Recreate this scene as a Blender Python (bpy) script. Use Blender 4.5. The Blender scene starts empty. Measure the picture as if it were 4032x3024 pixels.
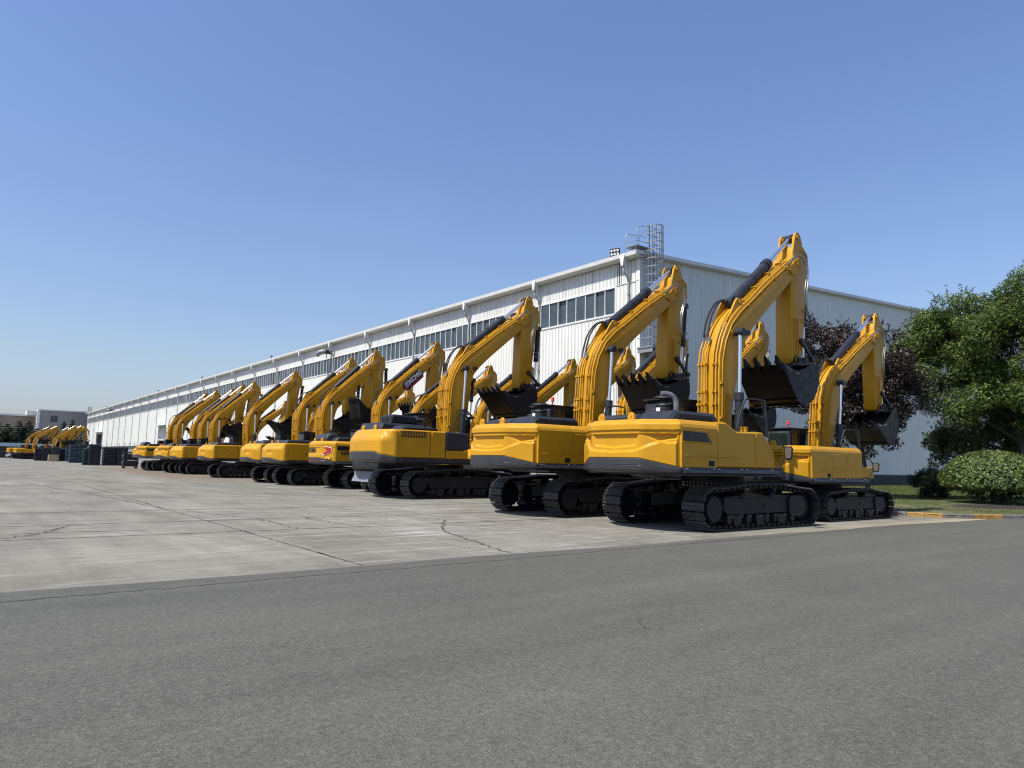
import bpy, bmesh, math, random
import numpy as np
from mathutils import Vector, Matrix, Euler

R = math.radians
rng = np.random.default_rng(11)
random.seed(5)
C = bpy.context.scene.collection
SC = bpy.context.scene

# ------------------------------------------------------------------ camera, sky, sun, exposure
# world frame: the long wall of the hall is the plane X = 0, Y runs along it, machines face +X
cam_d = bpy.data.cameras.new('camera')
cam_d.sensor_width = 36.0
cam_d.lens = 25.0
cam_d.clip_end = 3000
cam = bpy.data.objects.new('camera', cam_d)
C.objects.link(cam)
SC.camera = cam
_th, _pi, _ro = 2.22562, 0.11008, 0.02253
_U = Vector((math.cos(_th), math.sin(_th), 0)); _V = Vector((math.sin(_th), -math.cos(_th), 0))
_fw = Vector((0, math.cos(_pi), math.sin(_pi))); _r0 = Vector((1, 0, 0)); _u0 = _r0.cross(_fw)
_r = _r0 * math.cos(_ro) + _u0 * math.sin(_ro); _u = -_r0 * math.sin(_ro) + _u0 * math.cos(_ro)
def _tw(v): return Vector((v.dot(_V), v.dot(_U), v.z))
_m = Matrix((_tw(_r), _tw(_u), -_tw(_fw))).transposed().to_4x4()
_m.translation = Vector((-32.706, -29.733, 1.45))
cam.matrix_world = _m

SUN = Vector((-0.66, 0.035, 1.0)).normalized()
SC.view_settings.view_transform = 'Standard'
SC.view_settings.look = 'None'
SC.view_settings.gamma = 1.0
SC.view_settings.use_curve_mapping = False
SC.view_settings.exposure = 0.38
world = bpy.data.worlds.new('World'); SC.world = world; world.use_nodes = True
wn, wl = world.node_tree.nodes, world.node_tree.links
sky = wn.new('ShaderNodeTexSky'); sky.sky_type = 'NISHITA'; sky.sun_disc = False
sky.sun_elevation = math.asin(SUN.z); sky.sun_rotation = math.atan2(SUN.x, SUN.y)
sky.altitude = 50; sky.air_density = 1.25; sky.dust_density = 1.3; sky.ozone_density = 2.2
bg = wn['Background']; bg.inputs['Strength'].default_value = 0.103
tint = wn.new('ShaderNodeMix'); tint.data_type = 'RGBA'; tint.blend_type = 'MULTIPLY'; tint.inputs[0].default_value = 1.0
wl.new(sky.outputs[0], tint.inputs[6])
# the air towards the horizon is a little bluer and milkier than the model's, and thin wisps hang in it
tc = wn.new('ShaderNodeTexCoord'); sx = wn.new('ShaderNodeSeparateXYZ'); wl.new(tc.outputs['Generated'], sx.inputs[0])
tr_ = wn.new('ShaderNodeValToRGB'); te = tr_.color_ramp.elements
te[0].position = 0.0; te[0].color = (0.82, 0.88, 1.26, 1); te[1].position = 0.5; te[1].color = (0.98, 1.02, 1.26, 1)
q_ = te.new(0.12); q_.color = (0.95, 0.97, 1.13, 1)
wl.new(sx.outputs[2], tr_.inputs[0]); wl.new(tr_.outputs[0], tint.inputs[7])
mp = wn.new('ShaderNodeMapping'); mp.inputs['Scale'].default_value = (1.6, 1.6, 6.5); mp.inputs['Location'].default_value = (0.35, 0.2, 0.1); wl.new(tc.outputs['Generated'], mp.inputs[0])
wz = wn.new('ShaderNodeTexNoise'); wz.inputs['Scale'].default_value = 1.5; wz.inputs['Detail'].default_value = 7; wz.inputs['Distortion'].default_value = 0.5; wl.new(mp.outputs[0], wz.inputs['Vector'])
wr = wn.new('ShaderNodeMapRange'); wr.inputs[1].default_value = 0.52; wr.inputs[2].default_value = 0.80; wr.inputs[3].default_value = 0; wr.inputs[4].default_value = 0.035; wl.new(wz.outputs['Fac'], wr.inputs[0])
ws = wn.new('ShaderNodeMix'); ws.data_type = 'RGBA'; ws.inputs[7].default_value = (5.2, 5.7, 6.6, 1); wl.new(wr.outputs[0], ws.inputs[0]); wl.new(tint.outputs[2], ws.inputs[6])
wl.new(ws.outputs[2], bg.inputs[0])
sd = bpy.data.lights.new('sun', 'SUN'); sd.energy = 5.0; sd.angle = R(0.53); sd.color = (1.0, 0.945, 0.85)
so = bpy.data.objects.new('sun', sd); C.objects.link(so)
so.rotation_euler = SUN.to_track_quat('Z', 'Y').to_euler()
SC.cycles.max_bounces = 5; SC.cycles.diffuse_bounces = 2; SC.cycles.glossy_bounces = 3
SC.cycles.transparent_max_bounces = 6
SC.cycles.use_denoising = True
SC.cycles.pixel_filter_type = 'BLACKMAN_HARRIS'; SC.cycles.filter_width = 1.15
SC.cycles.sample_clamp_indirect = 4.0

# ------------------------------------------------------------------ materials
def nd(nt, t, **kw):
    n = nt.nodes.new(t)
    for k, v in kw.items(): setattr(n, k, v)
    return n
def mat(name, col, rough=0.5, metal=0.0, coat=0.0, var=0.0, vscale=3.0, bump=0.0, bscale=40.0, spec=0.5, col2=None, rvar=0.0):
    m = bpy.data.materials.new(name); m.use_nodes = True; nt = m.node_tree; L = nt.links
    p = nt.nodes['Principled BSDF']
    p.inputs['Base Color'].default_value = (*col, 1); p.inputs['Roughness'].default_value = rough
    p.inputs['Metallic'].default_value = metal; p.inputs['Coat Weight'].default_value = coat
    p.inputs['Specular IOR Level'].default_value = spec
    if var or bump or rvar:
        g = nd(nt, 'ShaderNodeNewGeometry')
        n1 = nd(nt, 'ShaderNodeTexNoise'); n1.inputs['Scale'].default_value = vscale; n1.inputs['Detail'].default_value = 6
        L.new(g.outputs['Position'], n1.inputs['Vector'])
        if var:
            r = nd(nt, 'ShaderNodeValToRGB')
            c2 = col2 or tuple(c * (1 - var) for c in col)
            r.color_ramp.elements[0].position = 0.35; r.color_ramp.elements[0].color = (*c2, 1)
            r.color_ramp.elements[1].position = 0.65; r.color_ramp.elements[1].color = (*col, 1)
            L.new(n1.outputs['Fac'], r.inputs[0]); L.new(r.outputs[0], p.inputs['Base Color'])
        if rvar:
            mr = nd(nt, 'ShaderNodeMapRange'); mr.inputs[1].default_value = 0.3; mr.inputs[2].default_value = 0.7
            mr.inputs[3].default_value = rough - rvar; mr.inputs[4].default_value = rough + rvar
            L.new(n1.outputs['Fac'], mr.inputs[0]); L.new(mr.outputs[0], p.inputs['Roughness'])
        if bump:
            n2 = nd(nt, 'ShaderNodeTexNoise'); n2.inputs['Scale'].default_value = bscale; n2.inputs['Detail'].default_value = 4
            L.new(g.outputs['Position'], n2.inputs['Vector'])
            b = nd(nt, 'ShaderNodeBump'); b.inputs['Strength'].default_value = bump; b.inputs['Distance'].default_value = 0.02
            L.new(n2.outputs['Fac'], b.inputs['Height']); L.new(b.outputs[0], p.inputs['Normal'])
    return m

M = {}
M['yellow'] = mat('yellow_paint', (0.52, 0.262, 0.011), 0.38, coat=0.10, spec=0.25, var=0.10, vscale=2.2, rvar=0.08)
M['yellow2'] = mat('yellow_pipe_paint', (0.52, 0.262, 0.014), 0.45, spec=0.25, var=0.12, vscale=5, rvar=0.08)
M['grey'] = mat('charcoal_paint', (0.026, 0.029, 0.037), 0.42, spec=0.3, var=0.2, vscale=3, rvar=0.08, coat=0.1)
M['bumper'] = mat('bumper_grey_paint', (0.036, 0.038, 0.044), 0.40, spec=0.35, var=0.15, vscale=3, rvar=0.08, coat=0.15)
M['black'] = mat('black_paint', (0.012, 0.013, 0.016), 0.42, var=0.3, vscale=6, rvar=0.1)
M['rubber'] = mat('black_rubber', (0.010, 0.010, 0.010), 0.6)
M['hose_steel'] = mat('steel_braided_hose', (0.20, 0.20, 0.20), 0.35, metal=0.6)
M['void'] = mat('dark_interior_shade', (0.006, 0.006, 0.007), 0.8)  # near black for interiors and slots, also for painted shade
M['bucket'] = mat('bucket_black_paint', (0.006, 0.0065, 0.008), 0.45, spec=0.3, var=0.35, vscale=5, rvar=0.12)
M['chrome'] = mat('chrome_rod', (0.85, 0.86, 0.88), 0.28, metal=1.0)
M['steel'] = mat('dull_steel', (0.26, 0.26, 0.26), 0.38, metal=0.7, var=0.3, vscale=9)
M['shoe'] = mat('track_shoe_steel', (0.048, 0.047, 0.047), 0.50, metal=0.15, spec=0.4, var=0.55, vscale=7, rvar=0.14, bump=0.12, bscale=45)
M['frame'] = mat('track_frame_black', (0.008, 0.009, 0.012), 0.5, spec=0.3, var=0.35, vscale=4, bump=0.05)
M['blade'] = mat('grey_blade_paint', (0.20, 0.21, 0.25), 0.45, var=0.15)
M['cabglass'] = mat('cab_glass', (0.012, 0.02, 0.018), 0.06, spec=0.8)
M['red'] = mat('red_sticker', (0.42, 0.012, 0.02), 0.35)
M['white'] = mat('white_sticker', (0.75, 0.76, 0.76), 0.4)
M['decal'] = mat('dark_decal', (0.018, 0.006, 0.010), 0.4)
M['letter'] = mat('black_letters', (0.02, 0.018, 0.015), 0.4)
M['label'] = mat('yellow_label', (0.80, 0.50, 0.05), 0.4)
M['beacon'] = mat('red_beacon', (0.65, 0.05, 0.02), 0.2)

# ------------------------------------------------------------------ mesh helpers
def mk(name, v, f, m=None, smooth=True, ang=35, mats=None, midx=None):
    me = bpy.data.meshes.new(name); me.from_pydata([tuple(x) for x in v], [], f)
    if mats:
        for q in mats: me.materials.append(q)
        if midx is not None: me.polygons.foreach_set('material_index', midx)
    elif m is not None: me.materials.append(m)
    if smooth:
        me.polygons.foreach_set('use_smooth', [True] * len(me.polygons)); me.set_sharp_from_angle(angle=R(ang))
    me.update()
    return me

class MB:
    def __init__(s): s.v = []; s.f = []
    def add(s, v, f):
        n = len(s.v); s.v += [tuple(x) for x in v]; s.f += [tuple(i + n for i in q) for q in f]; return s
    def box(s, x0, x1, y0, y1, z0, z1, mtx=None):
        v = [Vector((x, y, z)) for z in (z0, z1) for y in (y0, y1) for x in (x0, x1)]
        if mtx is not None: v = [mtx @ q for q in v]
        return s.add(v, [(0, 2, 3, 1), (4, 5, 7, 6), (0, 1, 5, 4), (2, 6, 7, 3), (0, 4, 6, 2), (1, 3, 7, 5)])
    def prism(s, poly, y0, y1, axis='y', bev=0.0):
        """polygon in (x,z) run from y0 to y1 (or (y,z) along x, or (x,y) along z); bev insets both end faces"""
        n = len(poly); P = [Vector(p) for p in poly]
        area = sum(P[i].x * P[(i + 1) % n].y - P[(i + 1) % n].x * P[i].y for i in range(n))
        if area < 0: P.reverse()
        def inset(d):
            o = []
            for i in range(n):
                a, b, c = P[i - 1], P[i], P[(i + 1) % n]
                d1 = (b - a).normalized(); d2 = (c - b).normalized()
                n1 = Vector((-d1.y, d1.x)); n2 = Vector((-d2.y, d2.x)); q = n1 + n2
                k = q.dot(n1); o.append(b + q * (d / k if abs(k) > 0.3 else d))
            return o
        rows = [(y0, P), (y1, P)] if not bev else [(y0, inset(bev)), (y0 + bev, P), (y1 - bev, P), (y1, inset(bev))]
        v = []
        for y, q in rows:
            for p in q:
                v.append({'y': (p.x, y, p.y), 'x': (y, p.x, p.y), 'z': (p.x, p.y, y)}[axis])
        f = []
        for r in range(len(rows) - 1):
            for i in range(n):
                j = (i + 1) % n; f.append((r * n + i, r * n + j, (r + 1) * n + j, (r + 1) * n + i))
        f.append(tuple(range(n))[::-1]); k = (len(rows) - 1) * n; f.append(tuple(range(k, k + n)))
        if axis == 'y': f = [q[::-1] for q in f]
        return s.add(v, f)
    def cyl(s, a, b, r, n=12, r2=None, cap=True):
        a = Vector(a); b = Vector(b); d = (b - a).normalized()
        u = d.orthogonal().normalized(); w = d.cross(u); r2 = r if r2 is None else r2; v = []
        for p, q in ((a, r), (b, r2)):
            for i in range(n):
                t = 2 * math.pi * i / n; v.append(p + (u * math.cos(t) + w * math.sin(t)) * q)
        f = [(i, (i + 1) % n, n + (i + 1) % n, n + i) for i in range(n)]
        if cap: f += [tuple(range(n))[::-1], tuple(range(n, 2 * n))]
        return s.add(v, f)
    def tube(s, pts, r, n=6, smooth=0):
        P = [Vector(p) for p in pts]
        if smooth:
            Q = []
            for i in range(len(P) - 1):
                p0 = P[max(i - 1, 0)]; p1 = P[i]; p2 = P[i + 1]; p3 = P[min(i + 2, len(P) - 1)]
                for k in range(smooth):
                    t = k / smooth
                    Q.append(0.5 * ((2 * p1) + (p2 - p0) * t + (2 * p0 - 5 * p1 + 4 * p2 - p3) * t * t + (3 * p1 - p0 - 3 * p2 + p3) * t ** 3))
            P = Q + [P[-1]]
        v = []; u = None
        for i, p in enumerate(P):
            d = (P[min(i + 1, len(P) - 1)] - P[max(i - 1, 0)]).normalized()
            if u is None: u = d.orthogonal().normalized()
            u = (u - d * u.dot(d)).normalized(); w = d.cross(u)
            for k in range(n):
                t = 2 * math.pi * k / n; v.append(p + (u * math.cos(t) + w * math.sin(t)) * r)
        f = []
        for i in range(len(P) - 1):
            for k in range(n):
                f.append((i * n + k, i * n + (k + 1) % n, (i + 1) * n + (k + 1) % n, (i + 1) * n + k))
        f += [tuple(range(n))[::-1], tuple(range((len(P) - 1) * n, len(P) * n))]
        return s.add(v, f)
    def lathe(s, c, prof, n=20, axis='z'):
        v = []
        for r, h in prof:
            for i in range(n):
                t = 2 * math.pi * i / n; a, b = r * math.cos(t), r * math.sin(t)
                v.append((c[0] + a, c[1] + b, c[2] + h) if axis == 'z' else (c[0] + a, c[1] + h, c[2] + b))
        f = []
        for j in range(len(prof) - 1):
            for i in range(n):
                q = (j * n + i, j * n + (i + 1) % n, (j + 1) * n + (i + 1) % n, (j + 1) * n + i)
                f.append(q if axis == 'z' else q[::-1])
        c0 = tuple(range(n))[::-1]; k = (len(prof) - 1) * n; c1 = tuple(range(k, k + n))
        f += [c0, c1] if axis == 'z' else [c0[::-1], c1[::-1]]
        return s.add(v, f)
    def mesh(s, name, m, smooth=True, ang=35): return mk(name, s.v, s.f, m, smooth, ang)

def obj(name, me, parent=None, loc=(0, 0, 0), rot=None, scale=None, link=True):
    o = bpy.data.objects.new(name, me); C.objects.link(o); o.location = loc
    if rot is not None: o.rotation_euler = rot
    if scale is not None: o.scale = scale
    if parent is not None: o.parent = parent
    return o
def thing(name, label, cat, loc=(0, 0, 0), rz=0.0, group=None, scale=1.0):
    o = bpy.data.objects.new(name, None); C.objects.link(o); o.location = loc; o.rotation_euler = (0, 0, rz); o.scale = (scale,) * 3
    o['label'] = label; o['category'] = cat
    if group: o['group'] = group
    o.empty_display_size = 0.3
    return o
def tag(o, label, cat, group=None):
    o['label'] = label; o['category'] = cat
    if group: o['group'] = group
    return o
def struct(o, kind='structure'): o['kind'] = kind; return o
def bevel(me, w=0.02, seg=2, ang=30):
    bm = bmesh.new(); bm.from_mesh(me)
    es = [e for e in bm.edges if len(e.link_faces) == 2 and e.calc_face_angle(0) > R(ang)]
    bmesh.ops.bevel(bm, geom=es, offset=w, segments=seg, profile=0.6, affect='EDGES', clamp_overlap=True)
    for f in bm.faces: f.smooth = True
    bm.to_mesh(me); bm.free(); me.set_sharp_from_angle(angle=R(38)); return me
def text_mesh(name, s, size, m, ext=0.003, off=0.0, shear=0.0):
    cu = bpy.data.curves.new(name + '_curve', 'FONT'); cu.body = s; cu.size = size; cu.extrude = ext; cu.offset = off; cu.shear = shear
    cu.align_x = 'CENTER'; cu.align_y = 'CENTER'; cu.resolution_u = 3
    to = bpy.data.objects.new(name + '_tmp', cu); C.objects.link(to)
    dg = bpy.context.evaluated_depsgraph_get(); me = bpy.data.meshes.new_from_object(to.evaluated_get(dg))
    bpy.data.objects.remove(to); bpy.data.curves.remove(cu); me.materials.clear(); me.materials.append(m); me.name = name
    return me
# ------------------------------------------------------------------ ground materials
def ramp(nt, src, stops):
    r = nd(nt, 'ShaderNodeValToRGB'); e = r.color_ramp.elements
    e[0].position, e[0].color = stops[0][0], (*stops[0][1], 1); e[1].position, e[1].color = stops[-1][0], (*stops[-1][1], 1)
    for p, c in stops[1:-1]:
        q = e.new(p); q.color = (*c, 1)
    nt.links.new(src, r.inputs[0]); return r.outputs[0]
def noise(nt, vec, scale, detail=5, rough=0.55, dist=0.0):
    n = nd(nt, 'ShaderNodeTexNoise'); n.inputs['Scale'].default_value = scale; n.inputs['Detail'].default_value = detail
    n.inputs['Roughness'].default_value = rough; n.inputs['Distortion'].default_value = dist
    nt.links.new(vec, n.inputs['Vector']); return n.outputs['Fac']
def mapping(nt, vec, scale=(1, 1, 1), rot=(0, 0, 0), loc=(0, 0, 0)):
    m = nd(nt, 'ShaderNodeMapping'); m.inputs['Scale'].default_value = scale; m.inputs['Rotation'].default_value = rot; m.inputs['Location'].default_value = loc
    nt.links.new(vec, m.inputs['Vector']); return m.outputs[0]
def mixc(nt, fac, a, b, mode='MIX'):
    m = nd(nt, 'ShaderNodeMix', data_type='RGBA', blend_type=mode)
    if isinstance(fac, float): m.inputs[0].default_value = fac
    else: nt.links.new(fac, m.inputs[0])
    for k, v in ((6, a), (7, b)):
        if isinstance(v, tuple): m.inputs[k].default_value = (*v, 1)
        else: nt.links.new(v, m.inputs[k])
    return m.outputs[2]
def mth(nt, op, a, b=None, c=None):
    m = nd(nt, 'ShaderNodeMath', operation=op)
    for i, v in enumerate((a, b, c)):
        if v is None: continue
        if isinstance(v, (int, float)): m.inputs[i].default_value = v
        else: nt.links.new(v, m.inputs[i])
    return m.outputs[0]
def newmat(name):
    m = bpy.data.materials.new(name); m.use_nodes = True; nt = m.node_tree
    return m, nt, nt.nodes['Principled BSDF'], nd(nt, 'ShaderNodeNewGeometry').outputs['Position']

def asphalt_mat():
    m, nt, p, pos = newmat('asphalt'); L = nt.links
    fine = noise(nt, pos, 95, 3, 0.7); mid = noise(nt, pos, 22, 4, 0.6)
    v = nd(nt, 'ShaderNodeTexVoronoi'); v.inputs['Scale'].default_value = 70; L.new(pos, v.inputs['Vector'])
    big = noise(nt, mapping(nt, pos, (0.25, 0.5, 1), (0, 0, R(20))), 0.9, 5, 0.6, 0.6)
    streak = noise(nt, mapping(nt, pos, (0.10, 1.6, 1), (0, 0, R(-12))), 1.1, 5, 0.55, 0.3)
    c = ramp(nt, fine, [(0.30, (0.036, 0.036, 0.029)), (0.5, (0.087, 0.0865, 0.070)), (0.72, (0.193, 0.190, 0.155))])
    c = mixc(nt, 0.35, c, ramp(nt, v.outputs['Distance'], [(0.1, (0.14, 0.138, 0.130)), (0.6, (0.070, 0.070, 0.066))]))
    c = mixc(nt, 1.0, c, ramp(nt, mid, [(0.3, (0.80, 0.80, 0.80)), (0.7, (1.18, 1.18, 1.18))]), 'MULTIPLY')
    c = mixc(nt, 1.0, c, ramp(nt, big, [(0.32, (0.88, 0.88, 0.88)), (0.68, (1.08, 1.08, 1.07))]), 'MULTIPLY')
    c = mixc(nt, 1.0, c, ramp(nt, streak, [(0.35, (0.93, 0.93, 0.93)), (0.65, (1.06, 1.06, 1.06))]), 'MULTIPLY')
    patch_ = noise(nt, pos, 4.5, 6, 0.7); c = mixc(nt, 1.0, c, ramp(nt, patch_, [(0.3, (0.93, 0.93, 0.93)), (0.7, (1.06, 1.06, 1.06))]), 'MULTIPLY')
    chips = nd(nt, 'ShaderNodeTexVoronoi'); chips.inputs['Scale'].default_value = 24; L.new(pos, chips.inputs['Vector'])
    c = mixc(nt, 1.0, c, ramp(nt, chips.outputs['Color'], [(0.0, (0.90, 0.90, 0.90)), (1.0, (1.10, 1.10, 1.10))]), 'MULTIPLY')
    wh = nd(nt, 'ShaderNodeTexVoronoi'); wh.inputs['Scale'].default_value = 3.2; L.new(pos, wh.inputs['Vector'])
    c = mixc(nt, ramp(nt, wh.outputs['Distance'], [(0.012, (1, 1, 1)), (0.022, (0, 0, 0))]), c, (0.36, 0.36, 0.34))
    L.new(c, p.inputs['Base Color']); p.inputs['Roughness'].default_value = 0.85; p.inputs['Specular IOR Level'].default_value = 0.3
    b = nd(nt, 'ShaderNodeBump'); b.inputs['Strength'].default_value = 0.55; b.inputs['Distance'].default_value = 0.008
    L.new(fine, b.inputs['Height']); L.new(b.outputs[0], p.inputs['Normal'])
    return m
def concrete_mat():
    m, nt, p, pos = newmat('concrete'); L = nt.links
    sep = nd(nt, 'ShaderNodeSeparateXYZ'); L.new(pos, sep.inputs[0])
    a = noise(nt, pos, 0.35, 7, 0.62, 0.4); b_ = noise(nt, mapping(nt, pos, (1.4, 0.22, 1), (0, 0, R(-22))), 1.0, 6, 0.6, 0.5)
    g = noise(nt, pos, 55, 4, 0.7); scr = noise(nt, mapping(nt, pos, (0.35, 5.0, 1), (0, 0, R(-35))), 1.6, 6, 0.65, 0.8)
    c = ramp(nt, a, [(0.30, (0.138, 0.131, 0.107)), (0.5, (0.183, 0.175, 0.146)), (0.70, (0.232, 0.223, 0.188))])
    c = mixc(nt, 1.0, c, ramp(nt, b_, [(0.3, (0.80, 0.80, 0.79)), (0.7, (1.17, 1.17, 1.17))]), 'MULTIPLY')
    fs = noise(nt, mapping(nt, pos, (1.2, 7.0, 1), (0, 0, R(-60))), 2.2, 7, 0.7, 1.2); c = mixc(nt, 1.0, c, ramp(nt, fs, [(0.32, (0.80, 0.80, 0.80)), (0.68, (1.18, 1.18, 1.17))]), 'MULTIPLY')
    c = mixc(nt, 1.0, c, ramp(nt, g, [(0.3, (0.72, 0.72, 0.72)), (0.7, (1.24, 1.24, 1.24))]), 'MULTIPLY')
    # chalky scrapes left by the tracks, strongest in front of the near machines
    near = nd(nt, 'ShaderNodeMapRange'); near.inputs[1].default_value = 14; near.inputs[2].default_value = 3; near.inputs[3].default_value = 0.0; near.inputs[4].default_value = 0.85
    d = nd(nt, 'ShaderNodeVectorMath', operation='DISTANCE'); L.new(pos, d.inputs[0]); d.inputs[1].default_value = (-22.5, -14, 0); L.new(d.outputs['Value'], near.inputs[0])
    sf = ramp(nt, scr, [(0.54, (0, 0, 0)), (0.70, (1, 1, 1))]); c = mixc(nt, mth(nt, 'MULTIPLY', sf, near.outputs[0]), c, (0.46, 0.45, 0.42))
    # dark rubbed scrapes everywhere
    dk = noise(nt, mapping(nt, pos, (0.5, 4.0, 1), (0, 0, R(28))), 1.3, 6, 0.6, 1.0)
    c = mixc(nt, 1.0, c, ramp(nt, dk, [(0.30, (0.78, 0.77, 0.76)), (0.45, (1, 1, 1))]), 'MULTIPLY')
    # brown mud stain by the middle machines
    ys = nd(nt, 'ShaderNodeMapRange'); ys.inputs[1].default_value = 9; ys.inputs[2].default_value = 20; L.new(sep.outputs['Y'], ys.inputs[0])
    ye = nd(nt, 'ShaderNodeMapRange'); ye.inputs[1].default_value = 62; ye.inputs[2].default_value = 44; L.new(sep.outputs['Y'], ye.inputs[0])
    xs = nd(nt, 'ShaderNodeMapRange'); xs.inputs[1].default_value = -22.4; xs.inputs[2].default_value = -20.6; L.new(mth(nt, 'ADD', sep.outputs['X'], mth(nt, 'MULTIPLY', a, 1.6)), xs.inputs[0])
    f = mth(nt, 'MULTIPLY', mth(nt, 'MULTIPLY', ys.outputs[0], ye.outputs[0]), xs.outputs[0])
    c = mixc(nt, mth(nt, 'MULTIPLY', f, 0.75), c, (0.16, 0.122, 0.082))
    # sandy edge against the asphalt
    e = nd(nt, 'ShaderNodeMapRange'); e.inputs[1].default_value = -19.3; e.inputs[2].default_value = -20.4; L.new(mth(nt, 'ADD', sep.outputs['Y'], mth(nt, 'MULTIPLY', g, 1.2)), e.inputs[0])
    ex = nd(nt, 'ShaderNodeMapRange'); ex.inputs[1].default_value = -21; ex.inputs[2].default_value = -14; L.new(sep.outputs['X'], ex.inputs[0])
    c = mixc(nt, mth(nt, 'MULTIPLY', mth(nt, 'MULTIPLY', e.outputs[0], ex.outputs[0]), 0.6), c, (0.42, 0.33, 0.20))
    L.new(c, p.inputs['Base Color']); p.inputs['Roughness'].default_value = 0.88; p.inputs['Specular IOR Level'].default_value = 0.25
    bb = nd(nt, 'ShaderNodeBump'); bb.inputs['Strength'].default_value = 0.3; bb.inputs['Distance'].default_value = 0.008
    L.new(g, bb.inputs['Height']); L.new(bb.outputs[0], p.inputs['Normal'])
    return m
def soil_mat():
    m, nt, p, pos = newmat('grass_soil'); L = nt.links
    a = noise(nt, pos, 0.7, 6, 0.65, 0.5); g = noise(nt, pos, 30, 4, 0.7)
    c = ramp(nt, a, [(0.36, (0.17, 0.135, 0.085)), (0.5, (0.090, 0.095, 0.035)), (0.66, (0.060, 0.085, 0.022))])
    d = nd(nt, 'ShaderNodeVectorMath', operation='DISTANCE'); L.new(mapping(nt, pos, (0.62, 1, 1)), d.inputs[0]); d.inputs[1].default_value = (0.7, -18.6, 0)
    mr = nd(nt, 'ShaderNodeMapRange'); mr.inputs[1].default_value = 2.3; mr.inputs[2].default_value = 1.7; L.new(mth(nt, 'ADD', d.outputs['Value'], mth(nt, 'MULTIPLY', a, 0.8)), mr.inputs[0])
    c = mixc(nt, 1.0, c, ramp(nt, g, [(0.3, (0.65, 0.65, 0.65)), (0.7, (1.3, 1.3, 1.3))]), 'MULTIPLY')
    c = mixc(nt, mr.outputs[0], c, (0.022, 0.016, 0.012))  # dark soil bed with a tree's shadow painted into its colour
    L.new(c, p.inputs['Base Color']); p.inputs['Roughness'].default_value = 0.95
    b = nd(nt, 'ShaderNodeBump'); b.inputs['Strength'].default_value = 0.7; b.inputs['Distance'].default_value = 0.03
    L.new(g, b.inputs['Height']); L.new(b.outputs[0], p.inputs['Normal'])
    return m
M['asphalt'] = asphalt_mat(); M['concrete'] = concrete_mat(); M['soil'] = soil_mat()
M['joint'] = mat('dark_joint', (0.035, 0.033, 0.03), 0.9)
M['kerb_grey'] = mat('kerb_concrete', (0.17, 0.16, 0.15), 0.85, var=0.35, vscale=6, bump=0.3)
M['kerb_yellow'] = mat('kerb_yellow', (0.37, 0.22, 0.06), 0.75, var=0.35, vscale=7, bump=0.2)

# ------------------------------------------------------------------ ground sheets
def sheet(name, pts, z, m):
    me = mk(name, [(x, y, z) for x, y in pts], [tuple(range(len(pts)))], m, False); return struct(obj(name, me))
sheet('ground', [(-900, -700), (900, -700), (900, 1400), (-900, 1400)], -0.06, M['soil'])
sheet('yard_base', [(-75, -21.2), (0.4, -21.2), (0.4, 262), (-75, 262)], -0.03, M['joint'])
yard = sheet('concrete_yard', [(-75, 62.3), (-0.02, 62.3), (-0.02, 262), (-75, 262)], 0.0, M['concrete'])
# concrete slabs between the sawn joints
ys = [-20.85, -15.35, -12.72, -9.1, -2.9, 3.3, 9.5, 15.7, 21.9, 28.1, 34.3, 40.5, 46.7, 52.9, 62.29]
xs = [-75, -60, -50, -43.2, -38.2, -33.2, -28.2, -25.8, -20.2, -15.2, -10.2, -5.2, -0.02]
for i in range(len(ys) - 1):
    for j in range(len(xs) - 1):
        w = 0.015 + rng.uniform(0, 0.010)
        n = 9; x0, x1, y0, y1 = xs[j] + w, xs[j + 1] - w, ys[i] + w, ys[i + 1] - w
        e = lambda: rng.normal(0, 0.004)
        P = [(x0 + (x1 - x0) * k / n, y0 + abs(e())) for k in range(n)] + [(x1 - abs(e()), y0 + (y1 - y0) * k / n) for k in range(n)]
        P += [(x1 - (x1 - x0) * k / n, y1 - abs(e())) for k in range(n)] + [(x0 + abs(e()), y1 - (y1 - y0) * k / n) for k in range(n)]
        me = mk('slab', [(x, y, 0) for x, y in P] + [(x, y, -0.025) for x, y in P], [tuple(range(4 * n))] + [(k, k + 4 * n, (k + 1) % (4 * n) + 4 * n, (k + 1) % (4 * n)) for k in range(4 * n)], M['concrete'], False)
        obj('slab', me, yard)
# asphalt road in front, ragged edge laid over the slabs, and its open seam half a metre in
X = np.linspace(-300, 18, 640); edge = -20.62 + 0.05 * np.sin(X * 0.9) + rng.normal(0, 0.016, len(X))
edge[X > -13] += -(X[X > -13] + 13) * 0.045
P = [(x, y, 0.004) for x, y in zip(X, edge)] + [(x, -300, 0.004) for x in X]
n = len(X); me = mk('asphalt', P, [(i, i + n, i + n + 1, i + 1) for i in range(n - 1)] , M['asphalt'], False)
me2 = mk('asphalt', P, [(i, i + n, i + n + 1, i + 1) for i in range(n - 1)] + [], M['asphalt'], False)
road = struct(obj('asphalt_road', me2))
sheet('asphalt_road_far', [(17.99, -22.0), (17.99, -300), (500, -300), (500, -22.0)], 0.003, M['asphalt'])
sheet('asphalt_lane', [(-300, -20.7), (-300, 700), (-74.99, 700), (-74.99, -20.7)], 0.002, M['asphalt'])
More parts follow.
